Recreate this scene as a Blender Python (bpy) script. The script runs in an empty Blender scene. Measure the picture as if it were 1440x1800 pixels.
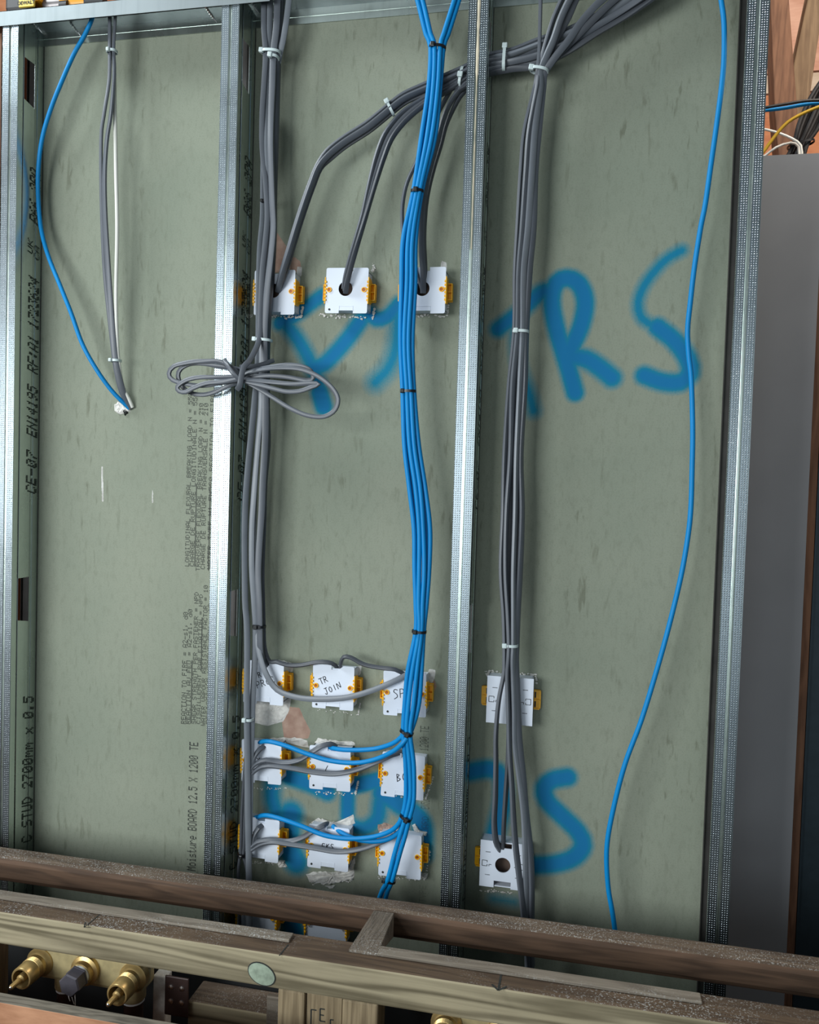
import bpy, bmesh, math, random
import numpy as np
from mathutils import Vector, Matrix

random.seed(7)
S = bpy.context.scene
C = S.collection
PI = math.pi

# ------------------------------------------------------------------ camera
CAM = Vector((.9622, -1.3294, .9646)); RX, RY, RZ, FPX = -.0369, -.0299, .2039, 1451.8
_M = (Matrix.Rotation(RZ, 3, 'Z') @ Matrix.Rotation(RX, 3, 'X') @ Matrix.Rotation(RY, 3, 'Y'))
cam_d = bpy.data.cameras.new('camera'); cam = bpy.data.objects.new('camera', cam_d); C.objects.link(cam)
_r, _f, _u = _M.col[0], _M.col[1], _M.col[2]
cm = Matrix(((_r[0], _u[0], -_f[0], CAM[0]), (_r[1], _u[1], -_f[1], CAM[1]), (_r[2], _u[2], -_f[2], CAM[2]), (0, 0, 0, 1)))
cam.matrix_world = cm
cam_d.sensor_fit = 'HORIZONTAL'; cam_d.sensor_width = 36; cam_d.lens = FPX * 36 / 1440
cam_d.clip_start = .02; cam_d.clip_end = 60
S.camera = cam

def at(u, v, y):
    """the point at depth y seen at picture position (u, v)"""
    d = _M @ Vector(((u - 720) / FPX, 1, (900 - v) / FPX))
    t = (y - CAM[1]) / d[1]
    return CAM + d * t

# ------------------------------------------------------------------ world and lights
w = bpy.data.worlds.new('world'); S.world = w; w.use_nodes = True
bg = w.node_tree.nodes['Background']; bg.inputs[0].default_value = (.60, .72, .80, 1); bg.inputs[1].default_value = .18

def area(name, loc, target, sx, sy, power, col):
    l = bpy.data.lights.new(name, 'AREA'); l.shape = 'RECTANGLE'; l.size = sx; l.size_y = sy; l.energy = power; l.color = col
    o = bpy.data.objects.new(name, l); C.objects.link(o); o.location = loc
    o.rotation_euler = (Vector(target) - Vector(loc)).to_track_quat('-Z', 'Y').to_euler()
    return o
area('stud_highlight_fill', (.95, -3.1, .85), (.8, 0, .85), 1.5, 1.5, 14, (.86, .95, 1.0))  # added unseen light for the highlights on the stud flanges
area('door_daylight', (-.65, -2.3, 1.10), (.2, 0, .95), 1.4, .80, 57, (.93, .98, 1.0))
area('upper_board_fill', (-1.15, -.95, 2.85), (.2, 0, 1.3), .8, .6, 46, (.90, .97, 1.0))  # added unseen light that brightens the top of the board
area('top_right_fill', (1.75, .02, 2.35), (1.5, .6, 1.4), .3, .3, 15, (1.0, .86, .74))  # added warm fill for the top right background and the grey sheet
S.view_settings.view_transform = 'Standard'; S.view_settings.look = 'None'
S.view_settings.exposure = 0; S.view_settings.gamma = 1
S.view_settings.use_curve_mapping = False

# ------------------------------------------------------------------ materials
def lin(c):
    c = c / 255.
    return c / 12.92 if c <= .04045 else ((c + .055) / 1.055) ** 2.4
def rgb(r, g, b): return (lin(r), lin(g), lin(b), 1)
class NT:
    def __init__(s, name):
        s.m = bpy.data.materials.new(name); s.m.use_nodes = True
        s.t = s.m.node_tree; s.n = s.t.nodes; s.l = s.t.links
        s.b = s.n['Principled BSDF']
    def add(s, typ, **kw):
        n = s.n.new(typ)
        for k, v in kw.items(): setattr(n, k, v)
        return n
    def link(s, a, b): s.l.new(a, b)
    def val(s, sock, v):
        if hasattr(v, 'is_linked') or isinstance(v, bpy.types.NodeSocket): s.l.new(v, sock)
        else: sock.default_value = v
    def math(s, op, a, b=0., c=0.):
        n = s.add('ShaderNodeMath', operation=op)
        s.val(n.inputs[0], a); s.val(n.inputs[1], b)
        if len(n.inputs) > 2: s.val(n.inputs[2], c)
        return n.outputs[0]
    def coord(s, which='Object', scale=(1, 1, 1), rot=(0, 0, 0)):
        tc = s.add('ShaderNodeTexCoord'); mp = s.add('ShaderNodeMapping')
        mp.inputs['Scale'].default_value = scale; mp.inputs['Rotation'].default_value = rot
        s.link(tc.outputs[which], mp.inputs[0]); return mp.outputs[0]
    def noise(s, vec, scale, detail=3, rough=.5, dist=0):
        n = s.add('ShaderNodeTexNoise'); s.link(vec, n.inputs['Vector'])
        n.inputs['Scale'].default_value = scale; n.inputs['Detail'].default_value = detail
        n.inputs['Roughness'].default_value = rough; n.inputs['Distortion'].default_value = dist
        return n.outputs['Fac']
    def ramp(s, f, stops):
        n = s.add('ShaderNodeValToRGB'); s.link(f, n.inputs[0]); e = n.color_ramp.elements
        while len(e) < len(stops): e.new(.5)
        for i, (p, c) in enumerate(stops): e[i].position = p; e[i].color = c
        return n.outputs[0]
    def mix(s, f, a, b, blend='MIX'):
        n = s.add('ShaderNodeMix', data_type='RGBA', blend_type=blend)
        s.val(n.inputs[0], f); s.val(n.inputs[6], a); s.val(n.inputs[7], b)
        return n.outputs[2]
    def bump(s, h, strength=.3, dist=.001):
        n = s.add('ShaderNodeBump'); n.inputs['Strength'].default_value = strength; n.inputs['Distance'].default_value = dist
        s.link(h, n.inputs['Height']); s.link(n.outputs[0], s.b.inputs['Normal'])
    def fin(s, base=None, rough=None, metal=None, spec=None):
        if base is not None: s.val(s.b.inputs['Base Color'], base)
        if rough is not None: s.val(s.b.inputs['Roughness'], rough)
        if metal is not None: s.val(s.b.inputs['Metallic'], metal)
        if spec is not None: s.val(s.b.inputs['Specular IOR Level'], spec)
        return s.m
BW = ((0, (0, 0, 0, 1)), (1, (1, 1, 1, 1)))
def plain(name, col, rough=.5, metal=0, var=.12, scale=60, bump=0, spec=.5):
    k = NT(name); v = k.coord(); n = k.noise(v, scale, 4)
    c1 = tuple(x * (1 - var) for x in col[:3]) + (1,); c2 = tuple(min(1, x * (1 + var)) for x in col[:3]) + (1,)
    c = k.ramp(n, ((.3, c1), (.7, c2)))
    if bump: k.bump(n, bump)
    return k.fin(c, rough, metal, spec)
def wood(name, c1, c2, stretch=(1.2, 14, 14), dust=0, rough=.75, rings=9, amp=.16):
    k = NT(name); v = k.coord(scale=stretch)
    wn = k.noise(v, 1.6, 3, .5, .4)
    rg = k.math('SINE', k.math('MULTIPLY', wn, rings * 6.28))
    fine = k.noise(k.coord(scale=(stretch[0] * 4, stretch[1] * 6, stretch[2] * 6)), 4, 4)
    blot = k.noise(k.coord(), 7, 4, .6)
    f = k.math('ADD', k.math('MULTIPLY', rg, amp), k.math('ADD', k.math('MULTIPLY', fine, .5), k.math('MULTIPLY', blot, .5)))
    c = k.ramp(f, ((.2, c1), (.75, c2)))
    if dust:
        d1 = k.noise(k.coord(), 420, 3, .7); patch = k.noise(k.coord(), 6, 3)
        sp = k.math('MULTIPLY', k.ramp(d1, ((.56, (0, 0, 0, 1)), (.62, (1, 1, 1, 1)))), k.ramp(patch, ((.5 - .12 * dust, (0, 0, 0, 1)), (.62, (1, 1, 1, 1)))))
        c = k.mix(k.math('MULTIPLY', sp, .8), c, rgb(172, 174, 172))
    k.bump(fine, .35, .001)
    return k.fin(c, rough, 0, .3)

def board_material():
    k = NT('moisture_board'); v = k.coord()
    big = k.noise(v, 3.2, 4, .55); grain = k.noise(v, 420, 3, .7)
    base = k.ramp(big, ((.3, rgb(130, 138, 123)), (.7, rgb(144, 149, 133))))
    base = k.mix(k.math('MULTIPLY', k.math('SUBTRACT', grain, .5), .9), base, rgb(60, 68, 58))
    mott = k.noise(k.coord(scale=(1, 1, .45)), 110, 4, .65)
    base = k.mix(k.math('MULTIPLY', k.ramp(mott, ((.5, (0, 0, 0, 1)), (.75, (1, 1, 1, 1)))), .3), base, rgb(104, 108, 92))
    # dark fibre flecks running down the paper
    st = k.noise(k.coord(scale=(85, 1, 17)), 1, 3, .6, .3)
    sel = k.noise(k.coord(scale=(6, 1, 2.2)), 1, 2)
    fl = k.math('MULTIPLY', k.ramp(st, ((.585, (0, 0, 0, 1)), (.68, (1, 1, 1, 1)))), k.ramp(sel, ((.40, (0, 0, 0, 1)), (.6, (1, 1, 1, 1)))))
    base = k.mix(k.math('MULTIPLY', fl, .48), base, rgb(88, 90, 72))
    scuff = k.noise(k.coord(scale=(60, 1, 30)), 1, 4, .7)
    sc = k.ramp(scuff, ((.76, (0, 0, 0, 1)), (.82, (1, 1, 1, 1))))
    base = k.mix(k.math('MULTIPLY', sc, .35), base, rgb(190, 198, 186))
    at_ = k.add('ShaderNodeAttribute', attribute_name='wear'); sep = k.add('ShaderNodeSeparateColor'); k.link(at_.outputs['Color'], sep.inputs[0])
    mist = k.math('ADD', sep.outputs[0], k.math('MULTIPLY', k.math('SUBTRACT', grain, .5), .35))
    pf = k.ramp(mist, ((.06, (0, 0, 0, 1)), (.62, (1, 1, 1, 1))))
    deep = k.ramp(sep.outputs[0], ((.5, rgb(10, 122, 144)), (.95, rgb(6, 110, 160))))
    c = k.mix(k.math('MULTIPLY', pf, .97), base, deep)
    g = k.ramp(k.math('ADD', sep.outputs[1], k.math('MULTIPLY', k.math('SUBTRACT', k.noise(v, 160, 4, .7), .5), .5)), ((.44, (0, 0, 0, 1)), (.52, (1, 1, 1, 1))))
    c = k.mix(g, c, k.ramp(k.noise(v, 60, 4), ((.3, rgb(150, 120, 106)), (.7, rgb(176, 150, 134)))))
    b = k.ramp(k.math('ADD', sep.outputs[2], k.math('MULTIPLY', k.math('SUBTRACT', k.noise(v, 220, 4, .7), .5), .5)), ((.44, (0, 0, 0, 1)), (.52, (1, 1, 1, 1))))
    c = k.mix(b, c, k.ramp(k.noise(v, 90, 4), ((.3, rgb(168, 165, 160)), (.7, rgb(222, 222, 218)))))
    k.bump(grain, .12, .0006)
    return k.fin(c, .85, 0, .2)

def galv(name, rough=.3, knurl=False, col=(168, 178, 182), dirt=0):
    k = NT(name); v = k.coord()
    sp = k.add('ShaderNodeTexVoronoi'); k.link(v, sp.inputs['Vector']); sp.inputs['Scale'].default_value = 90
    c = k.mix(k.math('MULTIPLY', sp.outputs['Color'], .10), rgb(*col), (.25, .30, .33, 1))
    long = k.noise(k.coord(scale=(60, 60, 1.5)), 1, 4, .7)
    c = k.mix(k.math('MULTIPLY', k.ramp(long, ((.5, (0, 0, 0, 1)), (.8, (1, 1, 1, 1)))), .25 + dirt), c, rgb(96, 106, 110))
    big = k.noise(v, 9, 4, .6)
    r = k.math('ADD', k.math('MULTIPLY', big, .22), rough - .1)
    if knurl:
        sx = k.add('ShaderNodeSeparateXYZ'); k.link(v, sx.inputs[0])
        f = 2 * PI / .0034
        a = k.math('SINE', k.math('MULTIPLY', sx.outputs[0], f)); b = k.math('SINE', k.math('MULTIPLY', sx.outputs[2], f))
        d = k.math('MULTIPLY', k.math('MAXIMUM', a, 0.), k.math('MAXIMUM', b, 0.))
        c = k.mix(.38, c, rgb(90, 104, 112)); c = k.mix(d, c, rgb(236, 244, 248))
        k.bump(d, .8, .0008)
    return k.fin(c, r, 1.0)

M = {}
M['board'] = board_material()
M['core'] = plain('gypsum_core', rgb(214, 212, 206), .9, 0, .12, 200, .4)
M['pinkcore'] = plain('exposed_paper_core', rgb(168, 142, 128), .9, 0, .15, 120, .4)
M['flange'] = galv('knurled_galvanised_steel', .31, True, (176, 188, 194))
M['steel'] = galv('galvanised_steel', .28, False, (214, 224, 218))
M['dull'] = plain('shade_dark_inner_steel', rgb(66, 64, 62), .6, .3, .2, 30)  # shade and dark reflection inside the channel put into the steel colour
M['track'] = galv('galvanised_track', .5, False, (128, 136, 138), .1)
M['track'].node_tree.nodes['Principled BSDF'].inputs['Metallic'].default_value = .75
M['screw'] = plain('zinc_screw', (.75, .77, .78, 1), .25, 1, .05)
M['ink'] = plain('black_ink', rgb(36, 40, 38), .7, 0, .2)
M['steelink'] = plain('stamped_ink', rgb(38, 48, 44), .5, 0, .2)
M['marker'] = plain('marker_ink', rgb(16, 16, 22), .4, 0, .05)
M['grey'] = plain('grey_pvc', rgb(90, 95, 102), .42, 0, .05, 40, 0, .5)
M['lgrey'] = plain('light_grey_pvc', rgb(118, 124, 131), .42, 0, .05, 40)
M['dgrey'] = plain('dark_grey_pvc', rgb(72, 76, 82), .45, 0, .05, 40)
M['blue'] = plain('blue_network_cable_sheath', rgb(0, 130, 196), .5, 0, .04, 30, 0, .3)
M['white'] = plain('white_cable_sheath', rgb(226, 226, 218), .45, 0, .03, 30)
M['blackc'] = plain('black_cable_sheath', rgb(34, 34, 36), .5, 0, .1, 30)
M['yellowc'] = plain('yellow_cable_sheath', rgb(176, 140, 22), .5, 0, .1, 30)
M['tiew'] = plain('white_nylon', rgb(196, 210, 210), .35, 0, .04, 60)
M['tieb'] = plain('black_nylon', rgb(16, 17, 22), .35, 0, .05, 60)
M['boxw'] = plain('white_box_plastic', rgb(218, 226, 238), .42, 0, .02, 20)
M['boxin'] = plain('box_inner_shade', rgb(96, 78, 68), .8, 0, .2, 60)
M['lug'] = plain('yellow_lug_plastic', rgb(246, 182, 26), .32, 0, .08, 80)
M['boss'] = plain('orange_boss', rgb(176, 92, 10), .4, 0, .05)
M['brass'] = plain('brass', rgb(196, 168, 112), .36, .7, .12, 70, .1)
M['brassd'] = plain('cast_brass', rgb(178, 164, 122), .55, .35, .14, 90, .2)
M['cap'] = plain('dark_iron_cap', rgb(78, 76, 84), .5, .3, .15, 90)
M['ptfe'] = plain('thread_tape', rgb(222, 228, 232), .6, 0, .05, 90)
M['woodA'] = wood('weathered_rail_timber', rgb(62, 48, 38), rgb(100, 78, 62), (1.0, 10, 10))
M['woodB'] = wood('treated_timber', rgb(98, 90, 70), rgb(156, 146, 120), (.45, 9, 9), rings=11, amp=.24)
M['woodtop'] = wood('dusty_timber_top', rgb(72, 60, 50), rgb(104, 90, 76), (1.4, 12, 12), dust=1.3)
M['woodtopB'] = wood('dirty_shaded_timber_top', rgb(66, 54, 44), rgb(94, 78, 62), (1.4, 12, 12), dust=.35)  # dirt, with the weaker light on the rail top also in the colour
M['woodstrip'] = wood('grey_batten', rgb(98, 90, 80), rgb(132, 124, 112), (1.4, 14, 14), dust=.3)
M['woodpost'] = wood('upright_timber', rgb(108, 94, 72), rgb(150, 134, 106), (26, 26, 1.2), rings=7)
M['wooddark'] = wood('brown_rafter', rgb(92, 64, 48), rgb(124, 90, 68), (12, 12, 1.2))
M['wooddark2'] = wood('tan_rafter', rgb(112, 92, 72), rgb(142, 120, 94), (12, 12, 1.2))
M['ply'] = wood('orange_plywood', rgb(146, 100, 72), rgb(186, 138, 106), (3, 7, 7), rings=3)
M['plyedge'] = wood('plywood_edge', rgb(82, 78, 70), rgb(128, 122, 110), (3, 30, 60))
M['plankp'] = wood('salmon_plank', rgb(206, 148, 122), rgb(236, 184, 156), (2, 8, 8), rings=3)
M['plankc'] = wood('cream_plank', rgb(200, 176, 150), rgb(222, 200, 176), (2, 8, 8), rings=3)
M['planko'] = wood('orange_plank', rgb(186, 112, 76), rgb(214, 146, 104), (2, 8, 8), rings=3)
M['panel'] = plain('grey_plasterboard', rgb(146, 148, 152), .9, 0, .05, 8)
M['shade_backing'] = plain('black_shade_backing', rgb(16, 19, 21), .7, 0, .1)  # black of the added sheets that stand in for shade
M['floor'] = plain('dark_concrete', rgb(44, 38, 34), .9, 0, .25, 14, .3)
M['pinkwall'] = plain('pinkish_wall', rgb(126, 86, 76), .9, 0, .15, 10)
M['bracket'] = plain('brown_steel_plate', rgb(58, 42, 38), .5, .2, .1)
M['toolb'] = plain('black_tool_plastic', rgb(20, 20, 22), .5, 0, .1)
M['tooly'] = plain('yellow_tool_plastic', rgb(232, 158, 24), .4, 0, .05)
M['toolm'] = plain('dull_tool_metal', rgb(120, 116, 116), .35, .9, .1)
M['toollab'] = plain('tool_label', rgb(226, 196, 84), .5, 0, .02)
M['knot'] = plain('pale_green_knot', rgb(138, 152, 134), .8, 0, .25, 120)
M['redbrick'] = plain('orange_brick', rgb(190, 104, 70), .9, 0, .15, 40)

# ------------------------------------------------------------------ mesh helpers
class MB:
    def __init__(s): s.v = []; s.f = []; s.mi = []
    def add(s, vs, fs, mi=0):
        o = len(s.v); s.v += [tuple(p) for p in vs]; s.f += [tuple(i + o for i in f) for f in fs]; s.mi += [mi] * len(fs)
    def box(s, a, b, mi=0, fm=None):
        x0, y0, z0 = a; x1, y1, z1 = b
        vs = [(x0, y0, z0), (x1, y0, z0), (x1, y1, z0), (x0, y1, z0), (x0, y0, z1), (x1, y0, z1), (x1, y1, z1), (x0, y1, z1)]
        fs = [(0, 3, 2, 1), (4, 5, 6, 7), (0, 1, 5, 4), (2, 3, 7, 6), (1, 2, 6, 5), (3, 0, 4, 7)]
        o = len(s.v); s.v += vs; s.f += [tuple(i + o for i in f) for f in fs]
        s.mi += fm if fm else [mi] * 6      # order: bottom, top, front(-y), back, right, left
    def prism(s, pts, y0, y1, mi=0):
        """polygon in x,z extruded along y"""
        n = len(pts)
        vs = [(x, y0, z) for x, z in pts] + [(x, y1, z) for x, z in pts]
        fs = [tuple(range(n)), tuple(range(2 * n - 1, n - 1, -1))] + [(i, i + n, (i + 1) % n + n, (i + 1) % n) for i in range(n)]
        s.add(vs, fs, mi)
    def cyl(s, p0, p1, r0, r1=None, n=20, caps=True, mi=0):
        r1 = r0 if r1 is None else r1
        p0 = Vector(p0); p1 = Vector(p1); d = (p1 - p0).normalized()
        a = d.orthogonal().normalized(); b = d.cross(a)
        vs = []
        for p, r in ((p0, r0), (p1, r1)):
            for i in range(n):
                t = 2 * PI * i / n; vs.append(p + a * (math.cos(t) * r) + b * (math.sin(t) * r))
        fs = [(i, (i + 1) % n, (i + 1) % n + n, i + n) for i in range(n)]
        if caps: fs += [tuple(range(n - 1, -1, -1)), tuple(range(n, 2 * n))]
        s.add(vs, fs, mi)
    def lathe(s, p0, d, prof, n=24, mi=0):
        """prof: (distance along d, radius)"""
        p0 = Vector(p0); d = Vector(d).normalized(); a = d.orthogonal().normalized(); b = d.cross(a); vs = []
        for t, r in prof:
            for i in range(n):
                q = 2 * PI * i / n; vs.append(p0 + d * t + a * (math.cos(q) * r) + b * (math.sin(q) * r))
        fs = []
        for j in range(len(prof) - 1):
            for i in range(n): fs.append((j * n + i, j * n + (i + 1) % n, (j + 1) * n + (i + 1) % n, (j + 1) * n + i))
        fs += [tuple(range(n - 1, -1, -1)), tuple(range((len(prof) - 1) * n, len(prof) * n))]
        s.add(vs, fs, mi)
    def build(s, name, mats, parent=None, smooth=False, origin=None, bevel=0):
        me = bpy.data.meshes.new(name)
        o0 = Vector(origin) if origin is not None else Vector((0, 0, 0))
        me.from_pydata([tuple(Vector(p) - o0) for p in s.v], [], s.f)
        if not isinstance(mats, (list, tuple)): mats = [mats]
        for m in mats: me.materials.append(m)
        if any(s.mi): me.polygons.foreach_set('material_index', s.mi)
        if smooth:
            me.polygons.foreach_set('use_smooth', [True] * len(me.polygons))
            try: me.set_sharp_from_angle(angle=math.radians(40))
            except Exception: pass
        me.update()
        o = bpy.data.objects.new(name, me); C.objects.link(o)
        if parent is not None: o.parent = parent
        elif origin is not None: o.location = o0
        if bevel:
            md = o.modifiers.new('bevel', 'BEVEL'); md.width = bevel; md.segments = 2; md.limit_method = 'ANGLE'
        return o
def tag(o, label=None, cat=None, group=None, kind=None):
    if label: o['label'] = label
    if cat: o['category'] = cat
    if group: o['group'] = group
    if kind: o['kind'] = kind
    return o
def thing(name, label, cat, loc=(0, 0, 0), group=None):
    o = bpy.data.objects.new(name, None); C.objects.link(o); o.location = loc; o.empty_display_size = .05
    return tag(o, label, cat, group)
def copy_tree(o, parent=None):
    c = o.copy(); C.objects.link(c); c.parent = parent
    for ch in list(o.children): copy_tree(ch, c)
    return c

def spline(pts, step=.006):
    """Catmull-Rom through 3-D points (with extra channels) resampled"""
    P = [np.array(p, float) for p in pts]
    if len(P) < 3: P = [P[0], (P[0] + P[-1]) / 2, P[-1]]
    P = [2 * P[0] - P[1]] + P + [2 * P[-1] - P[-2]]
    out = []
    for i in range(1, len(P) - 2):
        a, b, c, d = P[i - 1], P[i], P[i + 1], P[i + 2]
        L = np.linalg.norm((c - b)[:3]); n = max(2, int(L / step))
        for j in range(n):
            t = j / n
            out.append(.5 * ((2 * b) + (-a + c) * t + (2 * a - 5 * b + 4 * c - d) * t * t + (-a + 3 * b - 3 * c + d) * t ** 3))
    out.append(P[-2]); return out
def sweep(mb, pts, w, t, mi=0, n=12, step=.006, tw0=0., tw1=0., twn=0):
    """tube of width w and thickness t (metres), its flat side towards -y, turned by tw (degrees)"""
    Q = spline(pts, step); N = len(Q); vs = []
    for i, q in enumerate(Q):
        p = Vector(q[:3]); a = Vector(Q[max(0, i - 1)][:3]); b = Vector(Q[min(N - 1, i + 1)][:3])
        d = (b - a).normalized(); yax = Vector((0, -1, 0))
        side = d.cross(yax)
        if side.length < .2: side = Vector((1, 0, 0))
        side.normalize(); nor = side.cross(d).normalized()
        f = i / max(1, N - 1); tw = math.radians(tw0 + (tw1 - tw0) * f + (math.sin(f * 9 + twn) * 16 if twn else 0))
        s2 = side * math.cos(tw) + nor * math.sin(tw); n2 = nor * math.cos(tw) - side * math.sin(tw)
        for j in range(n):
            q_ = 2 * PI * j / n; cx, sy = math.cos(q_), math.sin(q_)
            e = .55 if w > t * 1.2 else 1
            X = math.copysign(abs(cx) ** e, cx) * w / 2; Y = math.copysign(abs(sy) ** e, sy) * t / 2
            vs.append(p + s2 * X + n2 * Y)
    fs = []
    for i in range(N - 1):
        for j in range(n): fs.append((i * n + j, i * n + (j + 1) % n, (i + 1) * n + (j + 1) % n, (i + 1) * n + j))
    fs += [tuple(range(n - 1, -1, -1)), tuple(range((N - 1) * n, N * n))]
    mb.add(vs, fs, mi)

def plate(mb, outer, holes, y0, y1, mi=0):
    """flat plate with holes; outlines in (x, z)"""
    bm = bmesh.new(); es = []
    for loop in [outer] + holes:
        vs = [bm.verts.new((x, y0, z)) for x, z in loop]
        es += [bm.edges.new((vs[i], vs[(i + 1) % len(vs)])) for i in range(len(vs))]
    bmesh.ops.triangle_fill(bm, use_beauty=True, edges=es, normal=(0, -1, 0))
    r = bmesh.ops.extrude_face_region(bm, geom=bm.faces[:])
    bmesh.ops.translate(bm, verts=[g for g in r['geom'] if isinstance(g, bmesh.types.BMVert)], vec=(0, y1 - y0, 0))
    bmesh.ops.recalc_face_normals(bm, faces=bm.faces[:]); bm.verts.index_update()
    mb.add([v.co[:] for v in bm.verts], [[v.index for v in f.verts] for f in bm.faces], mi); bm.free()

# dot-matrix lettering -------------------------------------------------
FONT = {k: [int(c, 16) for c in v.split()] for k, v in {
'0': '3E 51 49 45 3E', '1': '00 42 7F 40 00', '2': '42 61 51 49 46', '3': '21 41 45 4B 31', '4': '18 14 12 7F 10', '5': '27 45 45 45 39',
'6': '3C 4A 49 49 30', '7': '01 71 09 05 03', '8': '36 49 49 49 36', '9': '06 49 49 29 1E', 'A': '7E 11 11 11 7E', 'B': '7F 49 49 49 36',
'C': '3E 41 41 41 22', 'D': '7F 41 41 22 1C', 'E': '7F 49 49 49 41', 'F': '7F 09 09 09 01', 'G': '3E 41 49 49 7A', 'H': '7F 08 08 08 7F',
'I': '00 41 7F 41 00', 'K': '7F 08 14 22 41', 'L': '7F 40 40 40 40', 'M': '7F 02 0C 02 7F', 'N': '7F 04 08 10 7F', 'O': '3E 41 41 41 3E',
'P': '7F 09 09 09 06', 'R': '7F 09 19 29 46', 'S': '46 49 49 49 31', 'T': '01 01 7F 01 01', 'U': '3F 40 40 40 3F', 'V': '1F 20 40 20 1F',
'W': '3F 40 38 40 3F', 'X': '63 14 08 14 63', 'Y': '07 08 70 08 07', 'a': '20 54 54 54 78', 'b': '7F 48 44 44 38', 'd': '38 44 44 48 7F', 'e': '38 54 54 54 18',
'i': '00 44 7D 40 00', 'm': '7C 04 18 04 78', 'o': '38 44 44 44 38', 'r': '7C 08 04 04 08', 's': '48 54 54 54 20', 't': '04 3F 44 40 20',
'u': '3C 40 40 20 7C', 'x': '44 28 10 28 44', '-': '08 08 08 08 08', '=': '14 14 14 14 14', '.': '00 60 60 00 00', ',': '00 50 30 00 00',
':': '00 36 36 00 00', ' ': '0 0 0 0 0'}.items()}
def dottext(mb, s, org, adv, up, nrm, length, height, dot=.8, slant=0):
    """s written from org along adv, filling length, letters height tall"""
    org = Vector(org); adv = Vector(adv); up = Vector(up); nrm = Vector(nrm)
    px = length / (len(s) * 6 - 1); pz = height / 7
    for i, ch in enumerate(s):
        for c, colb in enumerate(FONT.get(ch, FONT[' '])):
            for r in range(7):
                if colb >> r & 1:
                    row = 6 - r
                    c0 = org + adv * ((i * 6 + c) * px + slant * row * pz) + up * (row * pz) + nrm * .0003
                    a = adv * px * dot / 2; b = up * pz * dot / 2
                    mb.add([c0 - a - b, c0 + a - b, c0 + a + b, c0 - a + b], [(0, 1, 2, 3)])

# ------------------------------------------------------------------ the big structure
FZ = -.65
m = MB(); m.box((-2.2, -3.2, FZ - .1), (3.2, 2.2, FZ)); tag(m.build('floor', M['floor']), kind='structure')
m = MB(); m.box((-2.1, -3.2, FZ), (-2.0, 1.6, 2.6)); tag(m.build('wall_left', M['pinkwall']), kind='structure')
# plank wall far behind
wb = bpy.data.objects.new('wall_back', None); C.objects.link(wb); wb.location = (0, 1.3, FZ); tag(wb, kind='structure')
zt = [at(1400, v, 1.3)[2] for v in (440, 300, 163, 128, -60, -230, -400)]
zz = [FZ, -.2, .3, .8] + zt
names = ['planko'] * 5 + ['planko', 'plankc', 'plankp', 'planko', 'plankp', 'plankc']
for i in range(len(zz) - 1):
    m = MB(); m.box((-2.0, 1.3, zz[i] + .003), (3.0, 1.325, zz[i + 1] - .003))
    m.build('plank', M[names[i]], wb, origin=(0, 1.3, FZ))

# plasterboard ---------------------------------------------------------
BX0, BX1, BTOP = -.012, 1.199, 1.7385
xs = np.arange(BX0, BX1 + 1e-6, .003); xs[-1] = BX1
zs = np.concatenate([np.linspace(FZ, .02, 12)[:-1], np.arange(.02, 1.45, .003), np.linspace(1.45, BTOP, 40)])
X, Z = np.meshgrid(xs, zs)
def pxz(L): return np.array([[p[0], p[2]] for p in (at(u, v, 0) for u, v in L)])
def segdist(P):
    best = np.full(X.shape, 9.)
    for a, b in zip(P[:-1], P[1:]):
        d = b - a; L = (d @ d) + 1e-12
        t = np.clip(((X - a[0]) * d[0] + (Z - a[1]) * d[1]) / L, 0, 1)
        best = np.minimum(best, np.hypot(X - a[0] - t * d[0], Z - a[1] - t * d[1]))
    return best
def smooth2(L, n=6):
    return np.array([q[:2] for q in spline([(x, z, 0) for x, z in L], .008)])
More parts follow.
